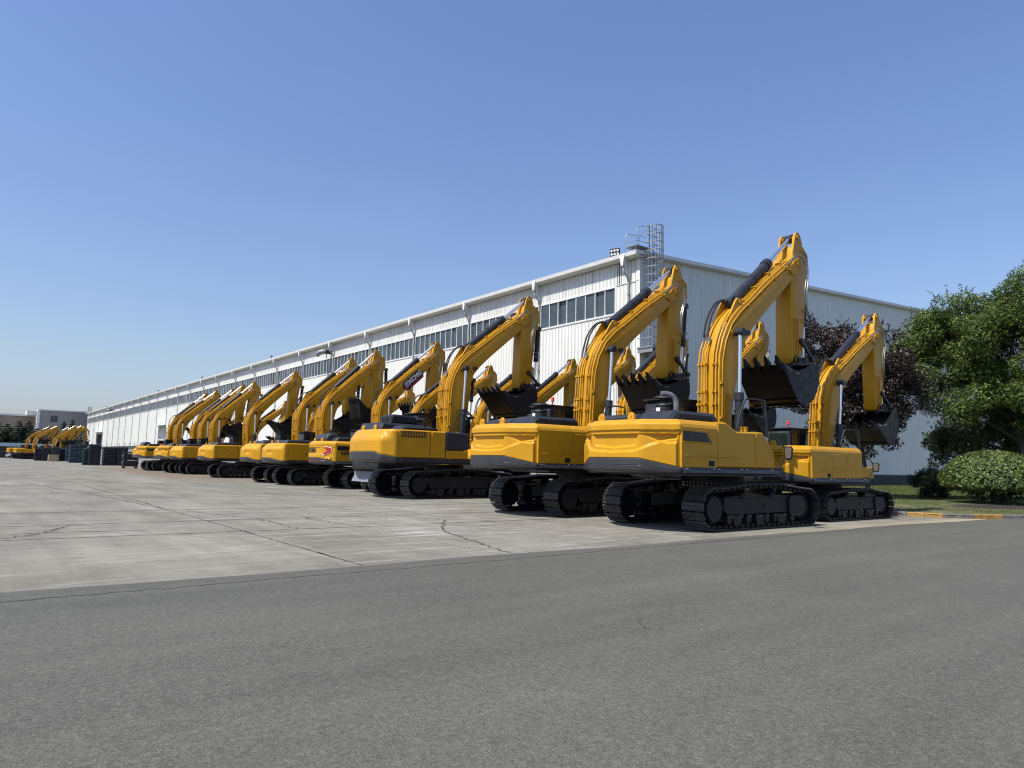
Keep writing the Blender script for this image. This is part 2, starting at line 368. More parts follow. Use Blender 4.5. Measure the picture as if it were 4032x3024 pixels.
def crack(name, pts, w=0.012, z=0.008, parent=None, jit=0.02, step=0.09):
    v = []; f = []; k = 0
    for a, b in zip(pts[:-1], pts[1:]):
        a = Vector(a); b = Vector(b); L = (b - a).length; m = max(2, int(L / step)); nrm = Vector((-(b - a).y, (b - a).x)).normalized()
        for i in range(m):
            p = a + (b - a) * i / m + nrm * rng.normal(0, jit); q = w * rng.uniform(0.3, 1.3)
            v += [(*(p + nrm * q), z), (*(p - nrm * q), z)]
    m = len(v) // 2; f = [(2 * i, 2 * i + 1, 2 * i + 3, 2 * i + 2) for i in range(m - 1)]
    return obj(name, mk(name, v, f, M['joint'], False), parent)
crack('seam', [(-45, -21.2), (-33, -21.18), (-27, -21.1), (-22, -21.0), (-12, -20.9)], 0.016, 0.0065, road, 0.022, 0.12)
crack('crack', [(-27.6, -25.55), (-27.75, -25.35), (-27.62, -25.1), (-27.4, -24.95)], 0.004, 0.0065, road, 0.012, 0.04)
for y_, w_ in ((-15.35, .030), (-12.72, .022), (-9.1, .026), (-2.9, .03)):
    crack('joint_seal', [(-62, y_), (-40, y_ + .01), (-26, y_ - .01), (-11, y_)], w_, 0.0035, yard, 0.008, 0.25)
crack('joint_seal', [(-28.2, -20.6), (-28.2, -9), (-28.2, 12)], 0.016, 0.0035, yard, 0.008, 0.25)
for pts in [[(-32.2, -15.3), (-31.4, -14.3), (-30.9, -13.0), (-30.8, -12.8)], [(-31.9, -14.4), (-31.3, -14.2), (-29.6, -14.5)], [(-27.9, -9.5), (-27.4, -11.6), (-27.0, -12.5), (-27.1, -15.4)],
            [(-25.9, -12.7), (-26.0, -13.6), (-25.9, -14.3)], [(-23.6, -12.4), (-23.1, -14.6), (-24.6, -16.9), (-25.6, -20.6)], [(-30.2, 9), (-29, 1), (-28.2, -9)]]:
    crack('crack', pts, 0.018, 0.0045, yard, 0.035)

# ------------------------------------------------------------------ kerb and verge
kp = [(-7.6, 1.0), (-7.9, -6), (-8.15, -17.6), (-8.1, -18.9), (-7.85, -19.75), (-7.45, -20.25), (-6.9, -20.62), (-6.1, -21.05), (-5.0, -21.75), (-3.4, -22.35), (-1, -22.7), (40, -23.2), (120, -24)]
def catm(P, step):
    P = [Vector(p) for p in P]; out = []
    for i in range(len(P) - 1):
        p0, p1, p2, p3 = P[max(i - 1, 0)], P[i], P[i + 1], P[min(i + 2, len(P) - 1)]
        if (p2 - p1).length > 5: p0 = p1 - (p2 - p1); p3 = p2 + (p2 - p1)
        m = max(2, int((p2 - p1).length / step))
        for k in range(m):
            t = k / m; out.append(0.5 * ((2 * p1) + (p2 - p0) * t + (2 * p0 - 5 * p1 + 4 * p2 - p3) * t * t + (3 * p1 - p0 - 3 * p2 + p3) * t ** 3))
    return out + [P[-1]]
kc = catm(kp, 0.1)
kerb = thing('kerb', 'low kerb of yellow and grey blocks edging the grass verge', 'kerb', (0, 0, 0))
acc = 0; start = kc[0]; blocks = []; last = 0
cum = [0]
for a, b in zip(kc[:-1], kc[1:]): cum.append(cum[-1] + (b - a).length)
def at(s):
    i = min(max(np.searchsorted(cum, s) - 1, 0), len(kc) - 2); t = (s - cum[i]) / max(cum[i + 1] - cum[i], 1e-6); return kc[i].lerp(kc[i + 1], t)
tot = cum[-1]; s = 0.0; i = 0
def block_mesh(a, b, m):
    d = (b - a).normalized(); nrm = Vector((-d.y, d.x)); g = 0.006
    a = a + d * g; b = b - d * g
    w0, w1, h = 0.0, 0.15, 0.14
    v = [];
    for p in (a, b):
        for w, z in ((w0, -0.02), (w0, h - 0.02), (w0 + 0.02, h), (w1, h), (w1, -0.02)): v.append((*(p + nrm * w), z))
    f = [(k, k + 1, k + 6, k + 5) for k in range(4)] + [(0, 4, 3, 2, 1), (5, 6, 7, 8, 9)]
    return mk('block', v, f, m, False)
off = 20.15
while s < min(tot, 75):
    e = s + 0.505
    a, b = at(s), at(e); ph = int(math.floor((s - off) / 0.505 + 1e-6)) % 4
    o = obj('block', block_mesh(a, b, M['kerb_yellow'] if ph in (0, 1) else M['kerb_grey']), kerb)
    s = e
# verge surface, higher than the yard, with soft bumps
inner = [p for p in kc]
poly = [(p.x + 0.02, p.y + 0.02) for p in kc]
bm = bmesh.new()
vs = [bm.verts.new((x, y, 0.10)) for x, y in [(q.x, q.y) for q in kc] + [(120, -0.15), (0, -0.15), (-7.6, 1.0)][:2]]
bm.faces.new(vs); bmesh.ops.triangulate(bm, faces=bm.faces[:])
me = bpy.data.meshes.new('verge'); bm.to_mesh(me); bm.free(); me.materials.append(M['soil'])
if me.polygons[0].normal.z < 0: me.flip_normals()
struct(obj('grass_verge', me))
# ------------------------------------------------------------------ the long hall
def siding_mat(name, base, dirt, streak_amt):
    m, nt, p, pos = newmat(name); L = nt.links
    st = noise(nt, mapping(nt, pos, (3.2, 3.2, 0.16)), 1.6, 6, 0.6); a = noise(nt, pos, 0.25, 5, 0.6)
    c = ramp(nt, st, [(0.30, dirt), (0.52, base)])
    c = mixc(nt, streak_amt, base, c)
    c = mixc(nt, 1.0, c, ramp(nt, a, [(0.3, (0.94, 0.94, 0.93)), (0.7, (1.03, 1.03, 1.03))]), 'MULTIPLY')
    L.new(c, p.inputs['Base Color']); p.inputs['Roughness'].default_value = 0.45; return m
M['siding'] = siding_mat('white_siding', (0.68, 0.685, 0.65), (0.56, 0.555, 0.51), 0.7)
M['siding_grey'] = siding_mat('grey_siding', (0.66, 0.68, 0.64), (0.54, 0.56, 0.53), 0.9)
M['siding_up'] = siding_mat('white_siding_stained', (0.65, 0.66, 0.63), (0.46, 0.46, 0.42), 0.95)
M['trim'] = mat('white_trim', (0.66, 0.67, 0.65), 0.45, var=0.12, vscale=1.5)
M['trim_grey'] = mat('grey_trim', (0.40, 0.46, 0.49), 0.5, var=0.12, vscale=1.5)
M['pane'] = mat('window_glass', (0.060, 0.078, 0.090), 0.22, var=0.35, vscale=0.8, spec=0.6)
M['plinth'] = mat('dark_brick', (0.055, 0.056, 0.060), 0.8, var=0.35, vscale=2.5, bump=0.2)
M['plinth_w'] = mat('grey_plinth', (0.22, 0.23, 0.23), 0.8, var=0.2, vscale=1)
M['galv'] = mat('galvanised_steel', (0.26, 0.275, 0.29), 0.5, metal=0.3, var=0.2, vscale=6)
M['pipe'] = mat('grey_downpipe', (0.42, 0.43, 0.43), 0.5, var=0.2, vscale=3)
M['lamp'] = mat('lamp_black', (0.02, 0.022, 0.025), 0.5)

hall = thing('warehouse', 'long white ribbed metal factory hall with a strip of high windows', 'warehouse', (0, 0, 0))
SL = 9.1348; O = 0.52; NB = 27; YE = 246.0
# corrugated sheets: three ribs each
def sheet_mesh(W, z0, z1, m, name='sheet', rib=0.028, n=3):
    v = []; prof = []
    p = W / n
    for i in range(n):
        a = i * p
        prof += [(a, 0), (a + p - 0.125, 0), (a + p - 0.105, rib), (a + p - 0.070, rib), (a + p - 0.050, 0.0), (a + p - 0.048, -0.06), (a + p - 0.012, -0.06), (a + p - 0.010, 0.0)]
    prof.append((W - 0.002, 0))
    for y, x in prof:
        v += [(-x, y, z0), (-x, y, z1)]
    k = len(prof); f = [(2 * i, 2 * i + 1, 2 * i + 3, 2 * i + 2) for i in range(k - 1)]
    return mk(name, v, f, m, True, 20)
W9 = SL / 9
lo = sheet_mesh(W9, 3.47, 11.06, M['siding']); up = sheet_mesh(W9, 12.98, 14.40, M['siding_up']); full = sheet_mesh(2.0 / 2, 3.47, 14.40, M['siding'])
DOORS = [(211.7, 222.3, 7.1), (35.6, 38.9, 7.1)]
joined = {}
for b in range(NB):
    y0 = O + SL * b
    for k in range(9):
        y = y0 + k * W9
        if y > YE - 0.5: break
        if y + W9 * 0.5 < 2.0: continue
        isdoor = [d for d in DOORS if d[0] - 0.5 < y + W9 / 2 < d[1] + 0.5]
        for nm, me in (('lower', lo), ('upper', up)):
            if b < 15 and not (isdoor and nm == 'lower'):
                o = obj('wall_sheet', me, hall, (0, y, 0))
            elif not (isdoor and nm == 'lower'):
                joined.setdefault(me.name, (me, []))[1].append(y)
for nm, (me, L_) in joined.items():
    base = [tuple(q.co) for q in me.vertices]; fs = [tuple(p.vertices) for p in me.polygons]; v = []; f = []
    for y in L_:
        n = len(v); v += [(a, b_ + y, c) for a, b_, c in base]; f += [tuple(i + n for i in q) for q in fs]
    o = obj('far_wall_sheets', mk('far_sheets', v, f, me.materials[0], True, 20), hall); o['kind'] = 'stuff'
obj('wall_sheet', full, hall, (0, 0.03, 0)); obj('wall_sheet', full, hall, (0, 1.03, 0))
for d0, d1, zt in DOORS:
    y0 = O + SL * math.floor((d0 - O) / SL)
    me = MB()
    k0 = [k for k in range(300) if d0 - 0.5 < O + k * W9 + W9 / 2 < d1 + 0.5]; a, b_ = O + k0[0] * W9, O + (k0[-1] + 1) * W9
    me.box(-0.001, 0.05, a, b_, zt, 11.06).box(-0.001, 0.05, a, d0, 0, zt).box(-0.001, 0.05, d1, b_, 0, zt)
    obj('door_surround', me.mesh('door_surround', M['siding']), hall)
    me = MB().box(0.3, 0.34, d0 - 0.2, d1 + 0.2, 0, zt + 0.2).box(0.05, 0.3, d0 - 0.15, d0, 0, zt).box(0.05, 0.3, d1, d1 + 0.15, 0, zt)
    obj('doorway', me.mesh('doorway', M['void']), hall)
    cn = MB().prism([(-1.9, zt + 0.45), (0, zt + 0.75), (0, zt + 0.6), (-1.9, zt + 0.32)], d0 - 1.2, d1 + 1.2)
    cn.box(-1.95, -1.88, d0 - 1.25, d1 + 1.25, zt + 0.25, zt + 0.5)
    obj('canopy', cn.mesh('canopy', M['trim']), hall)
obj('canopy', MB().prism([(-1.7, 7.35), (0, 7.62), (0, 7.5), (-1.7, 7.22)], 128.2, 135.6).mesh('canopy', M['trim']), hall)
# core walls behind the sheets, roof
DEP = 96.0; RZ = 14.72 + 0.057 * DEP / 2
core = MB().box(0.18, 0.3, 0.1, YE - 0.1, 3.3, 14.6)
obj('inner_wall', core.mesh('inner_wall', M['void']), hall)
# lower wall: brick plinth with a shallow strip of windows over it
pl_ = MB()
y = 0.0
for y0, y1 in [(0, 35.6), (38.9, 211.7), (222.3, YE)]:
    pl_.box(-0.06, 0.2, y0, y1, 0, 2.65).box(-0.03, 0.2, y0, y1, 3.36, 3.47)
obj('plinth_wall', pl_.mesh('plinth_wall', M['plinth_w']), hall)
obj('plinth_glazing', MB().box(0.02, 0.08, 0.5, 35.5, 2.65, 3.36).box(0.02, 0.08, 39, 211.6, 2.65, 3.36).box(0.02, 0.08, 222.4, YE - .5, 2.65, 3.36).mesh('plinth_glazing', M['pane']), hall)
# small vents over the plinth band
vm = MB().box(-0.10, 0.0, -0.16, 0.16, -0.24, 0.24).box(-0.13, -0.10, -0.19, 0.19, 0.2, 0.26).mesh('vent', M['lamp'])
for yv in (152.8, 160.4, 167, 172.7, 180.9, 199.4, 208.4): obj('wall_vent', vm, hall, (0, yv, 3.86))
# windows: one frame for each bay, ten panes in it
def window(y0, y1, n):
    f = MB(); z0, z1 = 11.18, 12.86
    f.box(-0.06, 0.10, y0, y1, z0 - 0.10, z0).box(-0.06, 0.10, y0, y1, z1, z1 + 0.09)
    f.box(-0.055, 0.10, y0, y0 + 0.06, z0, z1).box(-0.055, 0.10, y1 - 0.06, y1, z0, z1)
    w = (y1 - y0 - 0.06) / n
    for i in range(1, n): f.box(-0.035, 0.09, y0 + 0.03 + i * w - 0.03, y0 + 0.03 + i * w + 0.03, z0, z1)
    wo = obj('window', f.mesh('window_frame', M['trim'], False), hall)
    pm = MB().box(0, 0.02, 0, w - 0.062, z0 + 0.002, z1 - 0.002).mesh('pane', M['pane'], False)
    for i in range(n): obj('pane', pm, wo, (0.045 + 0.006 * ((i * 7) % 3), y0 + 0.03 + i * w + 0.031, 0), (0, rng.normal(0, 0.003), rng.normal(0, 0.004)))
window(2.03, O + SL - 0.1, 8)
for b in range(1, NB):
    y0 = O + SL * b + 0.14; y1 = min(O + SL * (b + 1) - 0.14, YE - 1)
    if y1 - y0 > 2: window(y0, y1, 10)
fl = MB().box(-0.05, 0.14, 0, YE, 12.955, 12.985).box(-0.05, 0.14, 0, YE, 11.05, 11.078)
fl.box(-0.045, 0.14, 1.94, 2.028, 11.08, 12.95)
obj('window_flashing', fl.mesh('flashing', M['trim'], False), hall)
obj('corner_trim', MB().box(-0.05, -0.035, -0.06, 0.22, 3.3, 14.4).box(-0.05, 0.30, -0.075, -0.06, 3.3, 14.4).mesh('corner_trim', M['trim'], False), hall)
obj('far_corner_trim', MB().box(-0.06, 0.2, YE - 0.4, YE + 0.06, 0, 14.5).mesh('corner_trim', M['trim'], False), hall)
# eave: overhanging soffit, deep white gutter and roof sheet
ev = MB().prism([(-0.42, 14.42), (0.1, 14.42), (0.1, 14.47), (-0.42, 14.47)], -0.30, YE + 0.2)
ev.prism([(-0.64, 14.50), (-0.42, 14.42), (-0.422, 14.70), (-0.46, 14.70), (-0.48, 14.56), (-0.60, 14.60), (-0.64, 14.74), (-0.68, 14.74)], -0.36, YE + 0.26)
obj('gutter', ev.mesh('gutter', M['trim'], False), hall)
ro = MB().prism([(-0.50, 14.73), (DEP / 2, RZ + 0.07), (DEP + .68, 14.73), (DEP + .68, 14.66), (DEP / 2, RZ), (-0.50, 14.66)], -0.28, YE + 0.15)
obj('roof', ro.mesh('roof', M['trim_grey'], False), hall)
# downpipes with their hopper heads and swan necks
dp = MB()
hop = MB().prism([(-0.20, 14.60), (0.20, 14.60), (0.08, 13.95), (-0.08, 13.95)], -0.72, -0.40, 'x')
hop.v = [(x, y, z) for x, y, z in hop.v]
hopm = hop.mesh('hopper', M['trim'])
dp.tube([(-0.56, 0, 13.97), (-0.56, 0, 13.72), (-0.46, 0, 13.50), (-0.20, 0, 13.30), (-0.13, 0, 13.15), (-0.13, 0, 12.9), (-0.13, 0, 3.4), (-0.13, 0, 0.3)], 0.075, 8)
for z in (12.2, 10.2, 8.2, 6.2, 4.2): dp.box(-0.22, 0.0, -0.095, 0.095, z - 0.04, z + 0.04)
dpm = dp.mesh('downpipe', M['pipe'])
for b in range(NB):
    y = O + SL * b + (0.32 if b == 0 else 0)
    if y < YE - 1:
        o = obj('downpipe', dpm, hall, (0, y, 0)); obj('hopper', hopm, o)
# gable wall facing the verge
gm = {}
n = int(DEP / W9)
for i in range(n):
    x = 0.05 + i * W9
    zt = 14.60 + 0.057 * (DEP / 2 - abs(x + W9 / 2 - DEP / 2))
    def gsheet(W, z0, zl, zr):
        v = []; prof = []
        p = W / 3
        for q in range(3):
            a = q * p; prof += [(a, 0), (a + p - 0.125, 0), (a + p - 0.105, 0.03), (a + p - 0.070, 0.03), (a + p - 0.050, 0.0), (a + p - 0.046, -0.05), (a + p - 0.014, -0.05), (a + p - 0.010, 0.0)]
        prof.append((W - 0.002, 0))
        for a, d in prof: v += [(a, -d, z0), (a, -d, zl + (zr - zl) * a / W)]
        return mk('gable_sheet', v, [(2 * q, 2 * q + 2, 2 * q + 3, 2 * q + 1) for q in range(len(prof) - 1)], M['siding_grey'], True, 20)
    s = 0.057 * W9 / 2 * (1 if x + W9 / 2 < DEP / 2 else -1)
    if i < 46: obj('gable_sheet', gsheet(W9, 1.16, zt - s, zt + s), hall, (x, 0, 0))
gw = MB().prism([(0.05 + 46 * W9, 1.16), (DEP, 1.16), (DEP, 14.6), (DEP / 2, RZ - .12), (0.05 + 46 * W9, RZ - 0.12)], 0.0, 0.06)
obj('far_gable', gw.mesh('far_gable', M['siding_grey']), hall)
obj('inner_gable', MB().prism([(0.35, 0.2), (DEP - .2, 0.2), (DEP - .2, 14.5), (DEP / 2, RZ - .2), (0.35, 14.5)], 0.08, 0.2).mesh('inner_gable', M['void']), hall)
bmx = MB().box(0.0, DEP, -0.10, 0.25, 0.0, 1.11)
obj('gable_plinth', bmx.mesh('gable_plinth', M['plinth'], False), hall)
cm = {}
brick = MB().box(0, 0.385, -0.012, 0, 0, 0.175).mesh('brick', M['plinth'], False)
bb = MB()
for r_ in range(6):
    for q in range(int(60 / 0.4)):
        x = 0.02 + q * 0.4 + (0.2 if r_ % 2 else 0)
        if x < 60: bb.box(x, x + 0.385, -0.113 - rng.uniform(0, 0.006), -0.0995, 0.02 + r_ * 0.183, 0.02 + r_ * 0.183 + 0.170)
o = obj('plinth_bricks', bb.mesh('plinth_bricks', M['plinth'], False), hall); o['kind'] = 'stuff'
obj('gable_sill', MB().box(-0.02, DEP, -0.14, 0.1, 1.11, 1.165).mesh('gable_sill', M['trim_grey'], False), hall)
vg = MB().prism([(-0.75, 14.52), (DEP / 2, RZ - .13), (DEP / 2, RZ + 0.02 + .06), (-0.75, 14.76)], -0.34, -0.285)
vg.prism([(-0.2, 14.50), (DEP / 2, RZ - .17), (DEP / 2, RZ - 0.14), (-0.2, 14.535)], -0.283, 0.0)
obj('verge_trim', vg.mesh('verge_trim', M['trim'], False), hall)
obj('corner_flashing', MB().box(0.30, 0.34, -0.075, -0.03, 1.16, 14.45).mesh('corner_flashing', M['trim_grey'], False), hall)
# floodlights on the roof edge
def roof_lamp(y, face, label, big=False):
    t = thing('floodlight', label, 'floodlight', (-0.35, y, 14.74), 0, 'floodlights along the hall roof edge')
    s = 1.25 if big else 1.0
    obj('bracket', MB().box(-.02, .02, -.18 * s, -.15 * s, 0, .22 * s).box(-.02, .02, .15 * s, .18 * s, 0, .22 * s).box(-.05, .05, -.18 * s, .18 * s, 0, .02).mesh('bracket', M['lamp'], False), t)
    h = obj('housing', MB().box(-.09, .03, -.27 * s, .27 * s, 0.06, .46 * s).box(.03, .07, -.22 * s, .22 * s, .1, .42 * s).mesh('housing', M['lamp'], False), t, (0, 0, 0), (0, R(-8), R(face)))
    lens = MB().cyl((-.10, 0, 0), (-.092, 0, 0), 0.062 * s, 12).mesh('lens', M['white'])
    for a in (-.17, 0, .17):
        for z in (.16, .34): obj('lens', lens, h, (0, a * s, z * s + 0.02))
    return t
roof_lamp(1.75, 20, 'black floodlight with six round lenses at the near corner of the hall roof', True)
roof_lamp(66.3, 150, 'small dark floodlight on the hall roof edge above the elbow duct')
roof_lamp(101.6, 150, 'small dark floodlight midway along the hall roof edge')
roof_lamp(136.7, 150, 'small dark floodlight on the roof edge left of the middle')
roof_lamp(205.8, 150, 'small dark floodlight near the far end of the hall roof')
# elbow ducts through the upper wall
def duct(y, label):
    t = thing('exhaust_duct', label, 'duct', (0, y, 13.55), 0, 'elbow ducts on the long wall')
    obj('pipe', MB().tube([(0.05, 0, 0), (-0.75, 0, 0)], 0.24, 12).mesh('duct_pipe', M['lamp']), t)
    P = [(-0.75, 0, 0), (-0.95, .05, 0), (-1.15, .2, -.04), (-1.3, .4, -.12), (-1.38, .62, -.26), (-1.40, .75, -.45)]
    obj('elbow', MB().tube(P, 0.26, 12).mesh('elbow', M['galv']), t)
    obj('strut', MB().box(-0.60, -0.56, -.05, .05, -0.75, -0.2).mesh('strut', M['lamp']), t)
duct(47.0, 'grey elbow duct sticking out above the high windows')
duct(196.5, 'small dark duct above the windows near the far end of the hall')
# caged ladders on the gable
lt = thing('caged_ladder', 'tall galvanised caged ladder rising above the roof at the hall corner', 'ladder', (0.58, -0.5, 0))
def ladder(x, z0, z1, rad=0.50, nm='ladder'):
    l = MB()
    for a in (-.22, .22): l.box(x + a - .02, x + a + .02, 0.0, .05, z0, z1)
    z = z0 + .2
    while z < z1 - .05: l.cyl((x - .22, .02, z), (x + .22, .02, z), .014, 6); z += .3
    for z in np.arange(z0 + .6, min(z1, 14.3), 2.4): l.box(x - .24, x - .2, .04, .52, z - .02, z + .02).box(x + .2, x + .24, .04, .52, z - .02, z + .02)
    obj('ladder', l.mesh('ladder', M['galv'], False), lt)
    hoop = MB()
    n = 16; v = []
    for i in range(n + 1):
        t = math.pi * (-0.12 + 1.24 * i / n); c_, s_ = math.cos(t), math.sin(t)
        for rr, zz in ((rad, -.04), (rad, .04)): v.append((x + rr * c_, -.34 - rad * s_ * 1.0 + .08, zz))
    hoop.add(v, [(2 * i, 2 * i + 1, 2 * i + 3, 2 * i + 2) for i in range(n)])
    for i in (0, n): pass
    hoop.box(x - rad - .01, x - .2, .0, .02, -.03, .03).box(x + .2, x + rad + .01, .0, .02, -.03, .03)
    hoop.box(x - rad - .01, x - rad + .01, -.2, 0.0, -.03, .03).box(x + rad - .01, x + rad + .01, -.2, 0.0, -.03, .03)
    hm = hoop.mesh('hoop', M['galv'], False)
    z = z1 - .05
    while z > z0 + 2.1: obj('hoop', hm, lt, (0, 0, z)); z -= .52
    st = MB()
    for i in (1, 3, 5, 8, 11, 13, 15):
        t = math.pi * (-0.12 + 1.24 * i / n); px, py = x + rad * math.cos(t), -.34 - rad * math.sin(t) + .08
        st.box(px - .024, px + .024, py - .012, py + .012, z0 + 2.1, z1)
    obj('cage_bars', st.mesh('cage_bars', M['galv'], False), lt)
ladder(0.0, 8.7, 16.4); ladder(0.25, 0.4, 8.6, 0.45)
pf = MB().box(-.9, .75, -.85, .42, 8.58, 8.66).box(-.9, .75, -.87, -.85, 8.5, 8.72)
for x in (-.9, .0, .73): pf.box(x - .02, x + .02, -.86, -.82, 8.6, 9.8)
for z in (9.2, 9.78): pf.box(-.9, .75, -.86, -.83, z - .02, z + .02)
for x in (-.9, .73):
    for z in (9.2, 9.78): pf.box(x - .015, x + .015, -.85, .4, z - .02, z + .02)
pf.box(-.85, -.80, -.8, .4, 8.3, 8.58).box(.65, .70, -.8, .4, 8.3, 8.58)
obj('landing', pf.mesh('landing', M['galv'], False), lt)
rp = MB().box(-1.35, .15, .1, 1.0, 14.98, 15.05)
for x in (-1.33,): rp.tube([(x, .1, 14.8), (x, .1, 15.9), (x + .12, .1, 16.15), (x + .4, .1, 16.3), (x + .8, .1, 16.35)], .022, 6)
rp.tube([(-.1, 1.0, 14.8), (-.1, 1.0, 15.8), (-.1, .85, 16.1), (-.1, .5, 16.25), (-.1, .1, 16.3)], .022, 6)
rp.tube([(-1.33, 1.0, 14.8), (-1.33, 1.0, 15.7), (-1.2, 1.0, 15.95), (-.6, 1.0, 16.0), (-.1, 1.0, 15.9)], .022, 6)
for z in (15.3, 15.65): rp.tube([(-1.33, .1, z), (-.4, .1, z)], .015, 5).tube([(-1.33, .1, z), (-1.33, 1.0, z)], .015, 5)
obj('roof_step', rp.mesh('roof_step', M['galv']), lt)
# matching cage far away at the other end
lf = thing('roof_cage', 'small caged ladder top at the far end of the hall roof', 'ladder', (-0.2, 241, 14.6))
hb = MB()
for z in (0.2, .8, 1.4, 2.0): hb.tube([(.5 * math.cos(t), .5 * math.sin(t), z) for t in np.linspace(0, 2 * math.pi, 13)], .05, 5)
for t in np.linspace(0, 2 * math.pi, 9)[:-1]: hb.box(.5 * math.cos(t) - .035, .5 * math.cos(t) + .035, .5 * math.sin(t) - .035, .5 * math.sin(t) + .035, 0, 2.05)
obj('cage', hb.mesh('cage', M['galv']), lf)
# ------------------------------------------------------------------ excavator parts (unit machine: 3 m wide body, faces +X, left is +Y)
MESH = {}
def cache(key, fn):
    if key not in MESH: MESH[key] = fn()
    return MESH[key]

def path_track():
    # closed side outline of the shoe path (x, z), counted from the bottom rear, going forward under the machine then back over the top
    P = []
    r1, c1 = 0.455, (-1.92, 0.50); r2, c2 = 0.44, (1.93, 0.485)
    n = 40
    for i in range(n + 1): P.append((c1[0] + (c2[0] - c1[0]) * i / n, 0.045))
    for i in range(1, 20):
        t = -math.pi / 2 + math.pi * i / 20; P.append((c2[0] + r2 * math.cos(t), c2[1] + r2 * math.sin(t)))
    top = [(1.93, 0.925), (1.5, 0.955), (0.95, 1.015), (0.6, 1.045), (0.0, 1.04), (-0.6, 1.045), (-1.0, 1.01), (-1.5, 0.965), (-1.92, 0.955)]
    P += top
    for i in range(1, 20):
        t = math.pi / 2 + math.pi * i / 20; P.append((c1[0] + r1 * math.cos(t), c1[1] + r1 * math.sin(t)))
    return [Vector(p) for p in P]
TP = path_track()
def shoe_mesh(w=0.60):
    # triple-grouser plate, local x along travel, z outward
    p = [(-.098, 0.0), (-.098, .016), (-.090, .042), (-.080, .042), (-.072, .018), (-.016, .018), (-.008, .044), (.002, .044), (.010, .018), (.064, .018), (.070, .038), (.079, .038), (.088, .012), (.098, .012), (.098, -.006)]
    return MB().prism(p, -w / 2, w / 2).mesh('track_shoe', M['shoe'], False)
def track_positions(n):
    L = [0]; Q = TP + [TP[0]]
    for a, b in zip(Q[:-1], Q[1:]): L.append(L[-1] + (b - a).length)
    out = []
    for i in range(n):
        s = L[-1] * (i + 0.37) / n; k = max(0, int(np.searchsorted(L, s)) - 1); t = (s - L[k]) / max(L[k + 1] - L[k], 1e-6)
        p = Q[k].lerp(Q[k + 1], t); d = (Q[k + 1] - Q[k]).normalized(); out.append((p, d))
    return out
NS = 49
def belt_mesh():
    # link chain under the shoes: two closed bands
    m = MB(); n = len(TP)
    cen = Vector((0, 0.5))
    for y0, y1 in ((-.13, -.05), (.05, .13)):
        v = []
        for k, p in enumerate(TP):
            a = TP[k - 1]; b = TP[(k + 1) % n]; d = (b - a).normalized(); nr = Vector((-d.y, d.x))
            for off in (0.005, 0.085):
                q = p + nr * off
                v += [(q.x, y0, q.y), (q.x, y1, q.y)]
        f = []
        for k in range(n):
            j = (k + 1) % n; a, b = 4 * k, 4 * j
            f += [(a, a + 1, b + 1, b), (a + 2, b + 2, b + 3, a + 3), (a, b, b + 2, a + 2), (a + 1, a + 3, b + 3, b + 1)]
        m.add(v, f)
    for p, d in track_positions(NS):
        nr = Vector((-d.y, d.x)); q = p + nr * 0.045
        ang = math.atan2(d.y, d.x); mt = Matrix.Translation((q.x, 0, q.y)) @ Matrix.Rotation(-ang, 4, 'Y')
        m.box(-.07, .07, -.17, .17, -.028, .028, mt)
    return m.mesh('track_chain', M['frame'], False)
def joined_shoes():
    sm = cache('shoe', shoe_mesh); bv = [q.co.copy() for q in sm.vertices]; bf = [tuple(p.vertices) for p in sm.polygons]; m = MB()
    for p, d in track_positions(NS):
        ang = math.atan2(d.y, d.x); mt = Matrix.Translation((p.x, 0, p.y)) @ Matrix.Rotation(-ang, 4, 'Y') @ Matrix.Rotation(math.pi, 4, 'X')
        m.add([mt @ q for q in bv], bf)
    return m.mesh('track_shoes', M['shoe'], False)
def sprocket():
    m = MB().lathe((0, 0, 0), [(.30, -.20), (.30, -.03), (.345, 0.0), (.345, .10), (.27, .12), (.25, .16), (.235, .19), (.01, .195)][::-1], 24, 'y')
    for i in range(20):
        t = 2 * math.pi * i / 20; m.cyl((.30 * math.cos(t), -.10 - .12, .30 * math.sin(t)), (.30 * math.cos(t), -.23, .30 * math.sin(t)), .016, 6)
    for i in range(21):
        t = 2 * math.pi * i / 21; mt = Matrix.Rotation(t, 4, 'Y'); m.prism([(.33, -.035), (.40, -.015), (.40, .015), (.33, .035)], -.03, .03, 'y') if False else m.box(.33, .395, -.03, .03, -.02, .02, mt)
    m.lathe((0, 0, 0), [(.275, -.245), (.285, -.20), (.285, -.05)], 24, 'y')
    return m.mesh('sprocket', M['frame'])
def idler():
    m = MB().lathe((0, 0, 0), [(.10, -.14), (.32, -.10), (.36, -.06), (.36, .06), (.32, .10), (.10, .14)], 24, 'y')
    return m.mesh('idler', M['frame'])
